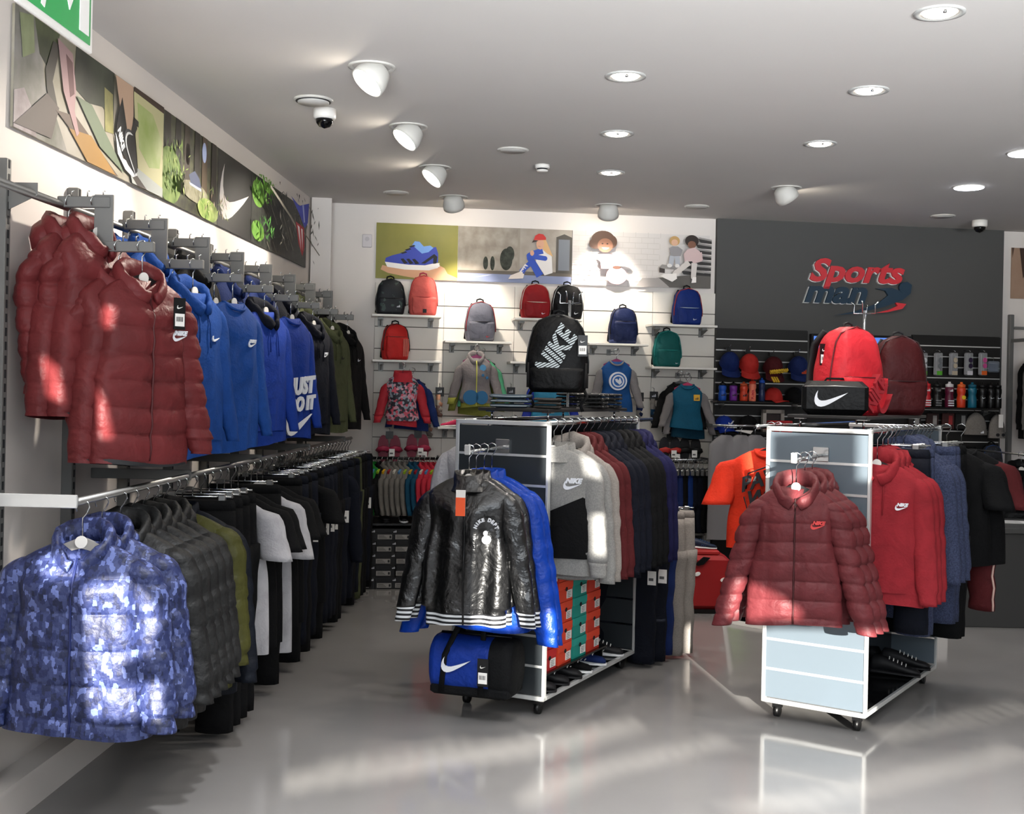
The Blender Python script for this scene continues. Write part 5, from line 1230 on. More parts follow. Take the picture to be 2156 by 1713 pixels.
# children clothes on short arms
def kid(label, px, py, c, off=.30, L_=.41, yaw=0, hm=None, nm='sweatshirt', ct='sweatshirt', k=1.0, grp=None, arm=True, **kw):
    s, z = bwl(px, py, off); key = kw.pop('key', label)
    d = dict(key=key, c=c, L=L_, sw=.135*k, hw=.145*k, d=.06, sl=L_*.82, sr=.046*k, cr=.034*k, spread=.085*k, neck=.05, baf=.07, amp=.008, seed=sum(map(ord, label)) % 91, n=30, m=32, fold=.006); d.update(kw)
    loc = bw(s, off, z+.09); 
    if arm:
        t = thing('display_arm', 'short steel arm holding the '+' '.join(label.split()[:11]), 'display arm', bw(s, .03, z+.085), BRZ, 'short arms on the white slats')
        m_ = MB(); m_.tube([(0, 0, 0), (0, -off+.01, 0), (0, -off-.02, .02)], .005, CHROME, 6); part('arm_tube', m_, t); m_ = MB(); m_.box((-.018, -.006, -.03), (.018, .004, .02), GREYP); part('clip', m_, t)
    hanger(loc, BRZ+yaw, hlab(label), 'small hangers on the back wall', hm or BLACKP, False, .11*k, .085)
    return garment(d, nm, label, ct, (loc[0], loc[1], loc[2]-.085), BRZ+yaw, grp)
HP = mat('#7c1c52', .4)
FLO = mat('#c25060', .6, kind='floral', scale=55); KC = mat('#c9323f', .6, kind='nylon')
kid('blue navy child top half covered by the floral jacket', 868, 800, NAVY2, .22, yaw=.2, arm=False)
kid('child jacket with floral pink and grey front and coral sleeves', 848, 790, FLO, .33, cs=KC, hemc=KC, hemh=.04, cuffh=.05, hood=False, collar=True, hoodc=KC, hm=HP, nm='child_jacket', ct='jacket', kind='knit', d=.08)
def mons(mb, fr):
    B_ = mat('#1f5f8a', .6)
    y = fr(0, -.3); mb.ell((-.045, -.33), .062, .06, y-.003, y+.02, B_, 20); mb.ell((.045, -.33), .05, .055, y-.003, y+.02, B_, 20); mb.ell((.05, -.09), .026, .026, y+.004, y+.03, mat('#4f8db8', .6), 16); mb.ell((.05, -.15), .012, .012, y-.002, y+.02, B_, 12); mb.ell((.085, -.17), .012, .012, y-.002, y+.02, B_, 12)
YEL = mat('#a9a94a', .7, kind='cloth')
kid('mint green child top showing behind the grey hoodie', 1016, 758, mat('#5fb58a', .7, kind='cloth'), .22, yaw=.25, arm=False)
kid('grey child hoodie with yellow hem, zip and blue pocket print', 1003, 752, mat('#8d8686', .8, kind='cloth'), .33, hemc=YEL, hemh=.035, cuffh=.04, hood=True, zipc=mat('#c4c35a', .6), hm=HP, nm='hooded_sweatshirt', ct='hoodie', logo=mons, spread=.09)
kid('olive child top under the grey hoodie with yellow hem', 1003, 756, mat('#7e7f36', .8, kind='cloth'), .27, L_=.46, arm=False, yaw=.03)
def ring(mb, fr):
    y = fr(0, -.18)-.006
    mb.ell((0, -.17), .075, .075, y-.002, y+.02, WPRT, 28); mb.ell((0, -.17), .062, .062, y-.004, y-.002, mat('#20599c', .7), 28); mb.ell((0, -.17), .05, .05, y-.006, y-.004, WPRT, 28); mb.ell((0, -.17), .038, .038, y-.008, y-.006, mat('#20599c', .7), 28)
    mb.poly([(-.02, -.175), (-.03, -.155), (-.01, -.15), (.0, -.165), (.012, -.14), (.022, -.16), (.03, -.18), (.012, -.20), (-.006, -.185)], y-.010, y-.008, WPRT)
KB = mat('#1c5596', .7, kind='cloth'); KG = mat('#8c8888', .8, kind='cloth')
kid('child sweatshirt with blue front, grey sleeves and white ring print', 1298, 760, KB, .33, cs=KG, hoodc=KG, hm=HP, logo=ring, spread=.085)
kid('black child top behind the teal and grey sweatshirt', 1432, 806, BLK, .24, arm=False, yaw=-.35)
def ysq(mb, fr): y = fr(.07, -.11)-.003; mb.box((.045, y-.002, -.135), (.095, y+.012, -.085), mat('#d6a42c', .6)); mountain(mb, .07, -.125, .03, y-.004, y-.002, INK)
KT = mat('#15607f', .7, kind='cloth')
kid('child sweatshirt with teal front, grey sleeves and yellow square', 1447, 810, KT, .33, cs=KG, hm=mat('#a81f4f', .4), logo=ysq, L_=.37, spread=.10, yaw=-.08)
kid('dark teal child top just under the teal and grey one', 1450, 816, mat('#0e4157', .8, kind='cloth'), .27, L_=.42, arm=False, cs=KG)
kid('child jacket in two blues behind the big black backpack', 1160, 795, mat('#3a93b8', .6, kind='nylon'), .30, cs=mat('#2036a0', .6, kind='nylon'), hoodc=mat('#2036a0', .6), hood=True, L_=.46, nm='child_jacket', ct='jacket', sw=.16, hw=.18)
# packs of socks on cards
def sockpack(label, px, py, cols_, off=.10):
    s, z = bwl(px, py, off); t = thing('sock_pack', label, 'socks', bw(s, off, z), BRZ, 'sock packs on the white slats')
    m_ = MB(); m_.box((-.035, -.002, -.075), (.035, .002, 0), BLKCARD); mountain(m_, 0, -.045, .035, -.004, -.002, WPRT); part('card', m_, t)
    m_ = MB(); m_.tube([(0, 0, 0), (0, .0, .025), (0, .03, .035), (0, off-.03, .035)], .003, CHROME, 5); part('peg_hook', m_, t)
    for i, c in enumerate(cols_):
        m_ = MB(); y = -.012-.004*i; z1 = -.06-.045*i
        m_.tube([(-.012, y, z1), (-.014, y, z1-.05), (-.004, y-.004, z1-.075), (.022, y-.004, z1-.085)], [.02, .019, .02, .014], mat(c, .85, kind='cloth'), 8, flat=.5, up=(0, 1, 0)); part('sock', m_, t)
sockpack('sock pack in peach, white and brown on the first slats', 926, 815, ['#d09a7c', '#a9a096', '#6d5650'])
sockpack('black sock pack with yellow trim behind the folded jeans', 1076, 815, ['#17181a', '#a8a030'])
sockpack('sock pack in navy and white between the two raglan sweatshirts', 1347, 826, ['#26386b', '#1c2a50', '#98948f'])
sockpack('sock pack in grey and petrol blue next to the teal sweatshirt', 1377, 824, ['#8a857f', '#8f8b86', '#143a58', '#1b2838'])
sockpack('small sock pack in peach low beside the white shirt', 905, 868, ['#b98a76', '#77706a'])
# pink child shoe on its shelf
s, z = bwl(948, 896, .16); shoe('small pink child shoe on the little white shelf', bw(s, .16, zS['I']), BRZ+PI, mat('#c01c50', .5), SOLEW, None, .17, .10)
# slide sandals hung in pairs
def slides(label, px, py, c, c2, tags=1):
    s, z = bwl(px, py, .2); t = thing('slide_sandals', label, 'sandals', bw(s, .2, z), BRZ, 'slide sandals on the slats')
    for sd in (-1, 1):
        m_ = MB(); x = sd*.048
        m_.poly([(x+math.cos(a)*.045*(1+.06*math.sin(a)), -.10+math.sin(a)*.11) for a in [2*PI*j/20 for j in range(20)]], 0, .018, c); part('sole', m_, t)
        m_ = MB(); m_.tube([(x-.046, .005, -.125), (x-.034, -.03, -.105), (x, -.042, -.095), (x+.034, -.03, -.105), (x+.046, .005, -.125)], .022, c2, 8, flat=.25, up=(0, 1, 0)); part('strap', m_, t)
    m_ = MB(); m_.box((-.03, -.004, -.02), (.03, .004, .04), BLACKP); m_.tube([(0, 0, .03), (0, .0, .06), (0, .17, .06)], .003, CHROME, 5); part('plastic_hook', m_, t)
    for i in range(tags): m_ = MB(); hangtag(m_, .02+.03*i, -.055, -.10-.03*i, .045, .06, False); part('price_tag', m_, t)
PKD = mat('#7a1c34', .5); PK2 = mat('#a32a48', .45)
slides('dark pink slide sandals with tag, first pair under the floral jacket', 820, 918, PKD, PK2)
slides('dark pink slide sandals with two tags, second pair under the floral jacket', 880, 916, PKD, PK2, 2)
slides('black and red slide sandals with two white tags', 1411, 922, mat('#1d1c22', .5), mat('#b5322c', .5), 2)
slides('plain black slide sandals with white tag', 1454, 922, mat('#0f0f10', .5), mat('#141414', .5))

# low rails with children clothes
def lowrail(label, pxl, pxr, py, off):
    s0, z = bwl(pxl, py, off); s1 = bwl(pxr, py, off)[0]
    t = thing('hanging_rail', label, 'rail', bw(s0, 0, z), BRZ)
    m_ = MB(); m_.tube([(0, -off, 0), (s1-s0, -off, 0)], .010, BLACKP if pxl < 900 else CHROME, 8); part('tube', m_, t)
    for x in (.03, s1-s0-.03): m_ = MB(); m_.box((x-.006, -off, -.01), (x+.006, -.03, .01), GREYP); part('arm', m_, t)
    return s0, s1, z
s0, s1, z = lowrail('low black rail with small green, grey and coral tops', 768, 935, 963, .33)
GRN = mat('#1f8a34', .6, kind='nylon'); KGR = mat('#7c7872', .85, kind='cloth'); KCO = mat('#cf2f42', .7, kind='cloth'); KTE = mat('#134e6b', .8, kind='cloth')
lst = [(BLK2, 'black'), (GRN, 'bright green'), (GRN, 'bright green'), (BLK2, 'black'), (KGR, 'warm grey'), (KGR, 'warm grey'), (KGR, 'warm grey'), (KGR, 'warm grey'), (KGR, 'warm grey'), (KTE, 'teal blue'), (KTE, 'teal blue'), (KCO, 'coral red'), (KCO, 'coral red'), (KCO, 'coral red'), (KCO, 'coral red')]
hcs = ['#8c1c28', '#c9c3b5', '#4f86b5', '#8fae2a', '#c99c1c']
for i, (c, nm) in enumerate(lst):
    s = lerp(s0+.02, s1-.02, i/(len(lst)-1)); loc = bw(s, .33, z)
    hanger(loc, BRZ+1.05, 'small coloured hanger of the %s child hoodie, %s from the side wall' % (nm, ORD[i]), 'small hangers on the low rail', mat(hcs[i % 5], .4), False, .10, .075)
    d = dict(key='kr'+nm, c=c, L=.36 if nm != 'bright green' else .30, sw=.12, hw=.13, d=.05, sl=.32, sr=.045, cr=.032, spread=.05, neck=.045, hood=True, seed=i+50, n=18, m=18, fold=.005)
    garment(d, 'child_hoodie', '%s child hoodie on the low rail, %s from the side wall' % (nm, ORD[i]), 'hoodie', (loc[0], loc[1], loc[2]-.075), BRZ+1.0, 'children tops on the low rail')
s0, s1, z = lowrail('low chrome rail with small trousers under the sandals', 1392, 1506, 967, .33)
lst = [(KGR, 'grey'), (KGR, 'grey'), (mat('#a01c24', .8, kind='cloth'), 'red'), (NAVY2, 'blue'), (NAVY2, 'blue'), (BLK, 'black'), (mat('#16397f', .8, kind='cloth'), 'bright blue'), (NAVY, 'navy'), (NAVY, 'navy'), (BLK, 'black'), (BLK, 'black')]
for i, (c, nm) in enumerate(lst):
    s = lerp(s0+.02, s1-.02, i/(len(lst)-1))
    hung_pants(dict(key='kp'+nm, c=c, L=.50, w=.10, taper=.5), 'child_trousers', '%s child trousers on the low chrome rail, %s along' % (nm, ORD[i]), 'trousers', bw(s, .33, z), BRZ+.95, 'small clip hanger on the low chrome rail', 'small clip hangers on the low chrome rail', 'children trousers on the low chrome rail')

# black shoe boxes on the floor by the wall, two shelves with shoes above
BX = mat('#0e0e10', .5); 
def bbox():
    a = MB(); a.box((0, 0, 0), (.17, .31, .068), BX); b = MB(); b.box((-.002, -.002, .06), (.172, .312, .094), BX, bev=.002)
    l = MB(); l.box((.012, -.0045, .012), (.125, -.0005, .048), mat('#8f8c88', .7)); l.box((.105, -.0055, .02), (.12, -.004, .04), INK)
    for i in range(3): l.box((.02, -.0055, .02+.009*i), (.085-.01*i, -.004, .023+.009*i), INK)
    m2 = MB(); mountain(m2, .148, .066, .026, -.004, -.0015, WPRT)
    return [('box', a.mesh('box')), ('lid', b.mesh('lid')), ('box_label', l.mesh('box_label')), ('logo', m2.mesh('logo'))]
BBX = bbox()
for ci, px in enumerate((690, 722, 768, 812, 852, 892, 932)):
    s, _ = bwl(px, 1240, .5)
    for r_ in range(5):
        jj = [.0, .006, -.004, .008, .002][(r_*2+ci) % 5]
        t = thing('shoe_box', 'black shoe box with pale label, %s row up, %s stack from side wall' % (ORD[r_], ORD[ci]), 'shoe box', bw(s-.09+jj, .50, r_*.0955), BRZ, 'black shoe boxes under the low rail')
        for n_, me in BBX: link(n_, me, t)
t = thing('bench_shelf', 'dark low shelf above the black shoe boxes', 'shelf', bw(.02, 0, .50), BRZ)
m_ = MB(); m_.box((0, -.50, 0), (1.15, -.03, .018), BLACKP, bev=.002); part('board', m_, t)
for x in (.0, .57, 1.14): m_ = MB(); m_.box((x, -.18, -.5), (x+.012, -.03, 0), BLACKP); part('side_panel', m_, t)
for i in range(7):
    shoe('black shoe on the dark low shelf, %s from the side wall' % ORD[i], bw(.12+.155*i, .36, .518), BRZ-PI/2+.15*math.sin(i), SHB, SOLEW if i % 2 else SHB, None, .25, .11, 'shoes on the dark low shelf')

# low shelf and shoes behind the first gondola
t = thing('bench_shelf', 'low dark shelf with shoes and blue box behind the first gondola', 'shelf', bw(2.35, 0, .42), BRZ)
m_ = MB(); m_.box((0, -.42, 0), (.72, -.03, .018), mat('#3b3a38', .5), bev=.002); part('board', m_, t)
for x in (.0, .70): m_ = MB(); m_.box((x, -.40, -.42), (x+.014, -.03, 0), mat('#3b3a38', .5)); part('side_panel', m_, t)
for i, (x, c, s_) in enumerate(((2.48, WINE, SHB), (2.66, SHB, SHB), (2.84, NAVY, SOLEW), (2.99, SHB, SOLEW))):
    shoe(['wine red', 'black', 'navy', 'black and white'][i]+' child shoe on the low shelf behind the first gondola', bw(x, .26, .438), BRZ-PI/2, c, s_, None, .22, .10, 'shoes behind the first gondola')
m_ = MB(); 
t = thing('shoe_box', 'blue and white striped shoe box behind the first gondola', 'shoe box', bw(2.42, .62, .0), BRZ)
m_ = MB(); m_.box((0, 0, 0), (.2, .3, .42), mat('#1a3d9a', .5)); part('box', m_, t)
for z_ in (.12, .24, .36): m_ = MB(); m_.box((-.002, -.003, z_), (.202, 0, z_+.045), PAPER); part('stripe', m_, t)

# giant red box used as a plinth with a shoe on top
p = P(1478, 1278, 8.8); zc = 0
t = thing('red_plinth', 'large dark red rounded box with white buttons standing on the floor', 'plinth', (1.40, 8.75, 0), .05)
RD = mat('#94181a', .5)
m_ = MB(); m_.box((-.20, -.16, .03), (.20, .16, .42), RD, bev=.03); part('body', m_, t)
m_ = MB(); m_.box((-.11, -.13, .42), (.13, .14, .455), mat('#a01d1c', .5), bev=.01); part('lid', m_, t)
m_ = MB(); m_.box((-.19, -.15, .0), (.19, .15, .03), BLACKP); part('base', m_, t)
for x, z_ in ((-.04, .29), (.15, .25)): m_ = MB(); m_.ell((x, z_), .022, .013, -.175, -.155, PAPER, 16, rot=.4); part('button', m_, t)
m_ = MB(); m_.poly([(-.06, .36), (.0, .415), (.05, .41), (.0, .36), (-.04, .35)], -.18, -.165, BLK2); part('flap', m_, t)
shoe('dark blue running shoe with white sole on top of the red box', (1.43, 8.72, .455), -.1, mat('#16243c', .5), SOLEW, mat('#2a5a98', .5), .2, .11)
# low tilted fitting mirror
t = thing('floor_mirror', 'low tilted fitting mirror with white frame and foot by the orange shirts', 'mirror', (1.50, 8.30, 0), math.radians(-42))
Tm = Matrix.Rotation(math.radians(-16), 4, 'X')
m_ = MB(); m_.box((0, 0, 0), (.45, .03, .03), WHITEP, Tm); m_.box((0, 0, .40), (.45, .03, .43), WHITEP, Tm); m_.box((0, 0, 0), (.03, .03, .43), WHITEP, Tm); m_.box((.42, 0, 0), (.45, .03, .43), WHITEP, Tm); part('frame', m_, t)
m_ = MB(); m_.box((.03, .008, .03), (.42, .02, .40), mat('#b8b6b4', .03, 1), Tm); part('glass', m_, t)
m_ = MB(); m_.box((.02, .02, 0), (.43, .26, .025), WHITEP, bev=.003); part('foot', m_, t)

# clear plastic garment covers
CLR = mat('#9c9a9c', .25, alpha=.55); 
for i, (px, c) in enumerate(((1527, BLK2), (1560, mat('#5d5c60', .8, kind='cloth')), (1590, mat('#5d5c60', .8, kind='cloth')))):
    s, z = bwl(px, 905, .55)
    t = thing('garment_cover', 'clear plastic garment cover hanging over folded clothes, %s from the white slats' % ORD[i], 'garment cover', bw(s, .55, z-.04), BRZ+.1, 'plastic garment covers')
    m_ = MB(); m_.rings([[(math.cos(a)*w_, math.sin(a)*.05+.006*math.sin(a*4+z_*30), z_) for a in [2*PI*j/18 for j in range(18)]] for w_, z_ in ((.04, 0), (.09, -.03), (.14, -.08), (.145, -.3), (.14, -.6), (.145, -.85))], CLR, True, False, False); part('plastic_sleeve', m_, t)
    m_ = MB(); m_.rings([[(math.cos(a)*w_, math.sin(a)*.035, z_) for a in [2*PI*j/14 for j in range(14)]] for w_, z_ in ((.03, -.015), (.08, -.04), (.12, -.10), (.12, -.4), (.115, -.80))], c, True); part('garment', m_, t)
    m_ = MB(); m_.tube([(0, 0, -.01), (0, 0, .04), (.012, 0, .055), (0, 0, .068), (-.012, 0, .055)], .003, CHROME, 6); part('hook', m_, t)
s0, z = bwl(1500, 895, .55); s1, _ = bwl(1625, 895, .55)
t = thing('hanging_rail', 'chrome rail carrying the clear plastic garment covers', 'rail', bw(s0, 0, z), BRZ)
m_ = MB(); m_.tube([(0, -.55, 0), (s1-s0, -.55, 0)], .010, CHROME, 8); part('tube', m_, t)
for x in (.02, s1-s0-.02): m_ = MB(); m_.box((x-.006, -.55, -.01), (x+.006, -.06, .01), GREYP); part('arm', m_, t)

# caps on the black slats
def cap(label, loc, rz, c, brimc=None, deco=None, tilt=0, grp='caps on the black slats', k=1.0):
    t = thing('baseball_cap', label, 'cap', loc, rz, grp); T = Matrix.Rotation(tilt, 4, 'X') @ Matrix.Scale(k, 4)
    m_ = MB(); rr = []
    for i in range(9):
        a = i/8*PI/2; rr.append([(math.cos(b)*.08*math.cos(a)**.8 if a < PI/2-.01 else math.cos(b)*.004, math.sin(b)*(.095 if math.sin(b) < 0 else .085)*(math.cos(a)**.8 if a < PI/2-.01 else .04), .115*math.sin(a)) for b in [2*PI*j/24 for j in range(24)]])
    m_.rings(rr, c, True, False, True, T); part('crown', m_, t)
    m_ = MB(); n_ = 12; top = []; 
    inner = [(math.sin(b)*.076, -math.cos(b)*.085, .004) for b in [lerp(-1.15, 1.15, i/n_) for i in range(n_+1)]]
    outer_ = [(math.sin(b)*.083, -.085-.075*math.cos(b*1.1)-.0, -.012+.010*math.cos(b*2)) for b in [lerp(-1.35, 1.35, i/n_) for i in range(n_+1)]]
    vs = inner+outer_+[(x, y, z-.004) for x, y, z in inner+outer_]; fs = []
    for i in range(n_):
        a, b = i, i+1; c_, d_ = i+n_+1, i+n_+2; o_ = 2*(n_+1)
        fs += [[a, b, d_, c_], [a+o_, c_+o_, d_+o_, b+o_], [c_, d_, d_+o_, c_+o_]]
    m_.add(vs, fs, brimc or c, True, T); part('brim', m_, t)
    m_ = MB(); m_.lathe([(.001, .118), (.006, .117), (.007, .113)], c, 8, T); part('button', m_, t)
    if deco: m_ = MB(); deco(m_, T); part('emblem', m_, t)
    return t
def hungcap(label, px, py, c, deco=None, off=.16):
    s, z = bwl(px, py, off+.06); cap(label, bw(s, off, z), BRZ+.08, c, None, deco, math.radians(38), k=1.05)
    t = thing('peg_hook', 'small chrome hook with black clip above the %s' % ' '.join(label.split()[:5]), 'hook', bw(s, .07, z+.15), BRZ, 'hooks on the black slats')
    m_ = MB(); m_.tube([(0, 0, 0), (0, -.11, 0), (0, -.14, .02)], .003, CHROME, 5); part('wire', m_, t)
    m_ = MB(); m_.box((-.02, -.08, -.03), (.02, -.06, .0), BLACKP); part('clip', m_, t)
ORC = mat('#c4302a', .7, kind='cloth')
hungcap('navy blue baseball cap, first on the black slats', 1539, 768, mat('#152a66', .8, kind='cloth'))
hungcap('orange red baseball cap second on the black slats', 1580, 772, ORC)
def roma(mb, T):
    put_text(mb, 'MOSCOW', .01, .045, .032, -.105, -.08, mat('#c9a52e', .6), bold=.05, rot=.15, T=T)
    for i in range(3): mb.box((-.045+.02*i, -.165, -.004), (-.032+.02*i, -.10, .0045), mat('#c9a52e', .6), T)
hungcap('dark red baseball cap with yellow stripes and lettering', 1631, 778, mat('#4d141a', .8, kind='cloth'), roma)
hungcap('navy blue baseball cap with small orange mark', 1684, 777, mat('#16275c', .8, kind='cloth'), lambda mb, T: mountain(mb, .015, .03, .04, -.1, -.08, mat('#d0522c', .6), T))
zsh = shelf('black shelf under the bottles and the red cap', 1510, 1702, 843, .22, BLACKP)
zsr = shelf('black shelf under the drinking bottles beside the counter', 1912, 2106, 856, .22, BLACKP)
zsl = shelf('low black shelf with blue cap and red box', 1508, 1700, 908, .26, BLACKP)
def bottle(label, px, w, h, c, capc, zs, off=.17, deco=None):
    s, _ = bwl(px, 820, off); t = thing('drinking_bottle', label, 'bottle', bw(s, off, zs), BRZ, 'drinking bottles on the black shelves'); r = w/2
    m_ = MB(); m_.lathe([(r*.9, 0), (r, .006), (r, h*.38), (r*.86, h*.46), (r*.86, h*.52), (r, h*.6), (r, h*.74), (r*.8, h*.8)], c, 16); part('body', m_, t)
    m_ = MB(); m_.lathe([(r*.88, h*.79), (r*.9, h*.9), (r*.5, h*.92), (r*.3, h*.94), (r*.3, h), (.001, h)], capc, 14); part('cap', m_, t)
    if deco: m_ = MB(); deco(m_, -r-.001, h); part('print', m_, t)
def tri(c): return lambda mb, y, h: mountain(mb, 0, h*.25, .035, y-.002, y+.01, c)
def bars(c=WPRT): return lambda mb, y, h: [mb.box((-.025, y-.001, h*(.06+.09*i)), (.025, y+.012, h*(.1+.09*i)), c) for i in range(3)]+[mountain(mb, 0, h*.62, .03, y-.002, y+.01, c)]
PL = lambda h: mat(h, .3)
bottle('bright blue drinking bottle with dark mark, first on the shelf', 1521, .068, .165, PL('#1d4fae'), BLACKP, zsh, deco=tri(INK))
bottle('purple drinking bottle on the black shelf', 1544, .068, .165, PL('#6d2c8c'), BLACKP, zsh, deco=tri(INK))
bottle('orange red drinking bottle with dark mark', 1566, .07, .165, PL('#cb4329'), PL('#d05a34'), zsh, deco=tri(INK))
bottle('pale coral drinking bottle beside the orange red one', 1584, .064, .19, PL('#ee8468'), PL('#e0452e'), zsh, deco=lambda mb, y, h: put_text(mb, 'PUMA', .004, h*.3, .03, y-.002, y+.01, SIGR, rot=1.57))
bottle('dark navy drinking bottle with blue cap', 1604, .056, .2, PL('#17284e'), PL('#1f4fae'), zsh)
s, _ = bwl(1627, 840, .15); cap('red baseball cap lying on the shelf by the bottles', bw(s, .15, zsh+.012), BRZ+.6, ORC, k=.95)
s, _ = bwl(1672, 840, .15); cap('black baseball cap lying on the shelf behind the shoe bag', bw(s, .15, zsh+.012), BRZ+.4, BLK, k=1)
def pumadeco(mb, T): swoosh(mb, .02, .06, .05, -.1, -.08, WPRT, .5, T); put_text(mb, 'PUMA', .02, .02, .03, -.105, -.08, WPRT, bold=.05, T=T)
s, _ = bwl(1524, 900, .18); cap('royal blue cap with white lettering on the low black shelf', bw(s, .18, zsl+.012), BRZ+.15, mat('#1838a0', .8, kind='cloth'), None, pumadeco, k=1.05)
s, _ = bwl(1575, 900, .18); cap('black cap with white brim edge on the low black shelf', bw(s, .18, zsl+.012), BRZ-.9, BLK, PAPER, k=1.1)
s, _ = bwl(1628, 900, .16); t = thing('mouthguard_box', 'white framed box on the low black shelf', 'box', bw(s, .16, zsl), BRZ, None)
m_ = MB(); m_.box((-.10, -.02, 0), (.09, .03, .03), mat('#a8a29b', .5)); m_.box((-.10, -.02, .16), (.09, .03, .19), mat('#8a857e', .5)); m_.box((-.10, -.02, 0), (-.07, .03, .19), mat('#a8a29b', .5)); m_.box((.06, -.02, 0), (.09, .03, .19), mat('#8a857e', .5)); part('frame', m_, t)
m_ = MB(); m_.box((-.07, .0, .03), (.06, .02, .16), mat('#2a2120', .5)); part('insert', m_, t)
m_ = MB(); m_.box((-.09, -.08, 0), (.11, .0, .10), mat('#a3181e', .5), bev=.004)
s, _ = bwl(1640, 900, .25); one('red_box', m_, 'flat red box in front of the white framed one', 'box', bw(s, .20, zsl), BRZ)
# goggles
for i, (px, c1, c2, lb) in enumerate(((1944, '#b9bdbf', '#58a832', 'grey goggles in a clear case with green base, beside the screen'), (1976, '#6a6f72', '#58a832', 'dark goggles in a clear case with green base'), (2008, '#b5a994', '#b5a994', 'pale goggles in a white clear case'), (2040, '#2c2238', '#d0ccd2', 'purple lens goggles in a clear case'), (2070, '#c2508c', '#e0662a', 'pink goggles in a clear case with orange base'))):
    s, z = bwl(px, 740, .14); t = thing('swim_goggles', lb, 'goggles', bw(s, .14, z), BRZ+.25, 'goggle cases on the black slats')
    m_ = MB(); m_.box((-.036, -.018, -.21), (.036, .018, -.01), mat('#a7a9ac', .15, alpha=.45), bev=.006); part('clear_case', m_, t)
    m_ = MB(); m_.box((-.028, -.022, -.205), (.028, -.016, -.17), mat(c2, .5)); part('base_label', m_, t)
    for z_ in (-.075, -.125): m_ = MB(); m_.ell((.004, z_), .02, .022, -.024, -.016, mat(c1, .25), 16); part('lens', m_, t)
    m_ = MB(); m_.box((-.034, .016, -.2), (.034, .019, -.02), mat('#8d8f92', .5)); part('back_card', m_, t)
    m_ = MB(); m_.tube([(0, -.02, .0), (0, .0, .012), (0, .07, .012)], .003, CHROME, 5); part('hook_wire', m_, t)
s, z = bwl(2092, 760, .14); t = thing('accessory_bag', 'clear plastic bag hanging last in the row of goggles', 'bag', bw(s, .14, z), BRZ, None)
m_ = MB(); m_.box((-.055, -.012, -.10), (.055, .012, 0), mat('#7d8794', .1, alpha=.5), bev=.01); part('clear_bag', m_, t)
m_ = MB(); m_.box((-.04, -.006, -.09), (.04, .006, -.02), mat('#39435a', .5), bev=.004); part('contents', m_, t); m_ = MB(); m_.tube([(0, 0, 0), (0, .0, .03), (.0, .06, .035)], .003, CHROME, 5); part('wire', m_, t)
bt = [(1951, '#b3202a', '#c02a30', 'red drinking bottle with white stripes', bars()), (1973, '#161616', '#111111', 'black drinking bottle with grey stripes', bars(mat('#77777a', .5))), (1999, '#54152e', '#c9c6c8', 'wine red drinking bottle with white cap and stripes', bars()), (2024, '#c23a1e', '#d8622a', 'orange drinking bottle with yellow mark', lambda mb, y, h: mb.ell((.005, h*.4), .018, .018, y-.002, y+.01, mat('#d8b52a', .5), 14)),
      (2047, '#125f78', '#0f5068', 'teal drinking bottle among the black ones', None), (2068, '#0c0c0d', '#0c0c0d', 'black drinking bottle with silver mark, next to the teal one', lambda mb, y, h: swoosh(mb, 0, h*.4, .03, y-.002, y+.01, WPRT)), (2086, '#0c0c0d', '#0c0c0d', 'black drinking bottle with silver mark, in the middle of three', lambda mb, y, h: swoosh(mb, 0, h*.4, .03, y-.002, y+.01, WPRT)), (2101, '#0c0c0d', '#0c0c0d', 'black drinking bottle with silver mark at the end of the shelf', lambda mb, y, h: swoosh(mb, 0, h*.4, .03, y-.002, y+.01, WPRT))]
for px, a_, b_, lb, dc in bt: bottle(lb, px, .076 if px < 2055 else .066, .225, PL(a_), PL(b_), zsr, deco=dc)
# small packs under that shelf
for i, (px, c, c2) in enumerate(((1925, '#1c1513', '#8b8886'), (1962, '#2a1715', '#8a8684'), (1995, '#3a1a18', '#8c2a2a'), (2022, '#101010', '#777777'))):
    s, z = bwl(px, 872, .12); t = thing('accessory_pack', ['dark pack with grey label beside the screen', 'brown pack with grey label under the bottles', 'dark red pack under the orange bottle', 'black pack next to the grey beanie'][i], 'pack', bw(s, .12, z-.02), BRZ, 'small packs under the bottles')
    m_ = MB(); m_.box((-.055, -.02, -.11), (.055, .01, .03), mat(c, .6), bev=.005); part('pouch', m_, t); m_ = MB(); m_.box((0, -.024, -.07), (.035, -.02, .01), mat(c2, .6)); part('label', m_, t); m_ = MB(); m_.tube([(0, -.01, .03), (0, .05, .05)], .003, CHROME, 5); part('hook_wire', m_, t)
def beanie(label, px, pyt, pyb, c, w, off=.14, deco=None):
    s, z1 = bwl(px, pyt, off); _, z0 = bwl(px, pyb, off); h = z1-z0
    t = thing('knitted_hat', label, 'beanie', bw(s, off, z0), BRZ, 'knitted hats beside the counter')
    m_ = MB(); m_.rings([[(math.cos(a)*w/2*k, math.sin(a)*.05*k*(1+.06*math.cos(a*9)), z_*h) for a in [2*PI*j/24 for j in range(24)]] for k, z_ in ((1, .22), (.98, .4), (.88, .6), (.66, .82), (.35, .95), (.1, 1))], c, True, False); part('crown', m_, t)
    m_ = MB(); m_.rings([[(math.cos(a)*w/2*1.05, math.sin(a)*.056, z_*h) for a in [2*PI*j/24 for j in range(24)]] for z_ in (0, .02, .24, .26)], c, True); part('cuff', m_, t)
    if deco: m_ = MB(); deco(m_, h); part('mark', m_, t)
    m_ = MB(); m_.tube([(0, 0, h-.01), (0, .03, h+.02), (0, .06, h+.02)], .003, CHROME, 5); part('hook_wire', m_, t)
BN = mat('#7d7873', .9, kind='heather', h2='#8d8882')
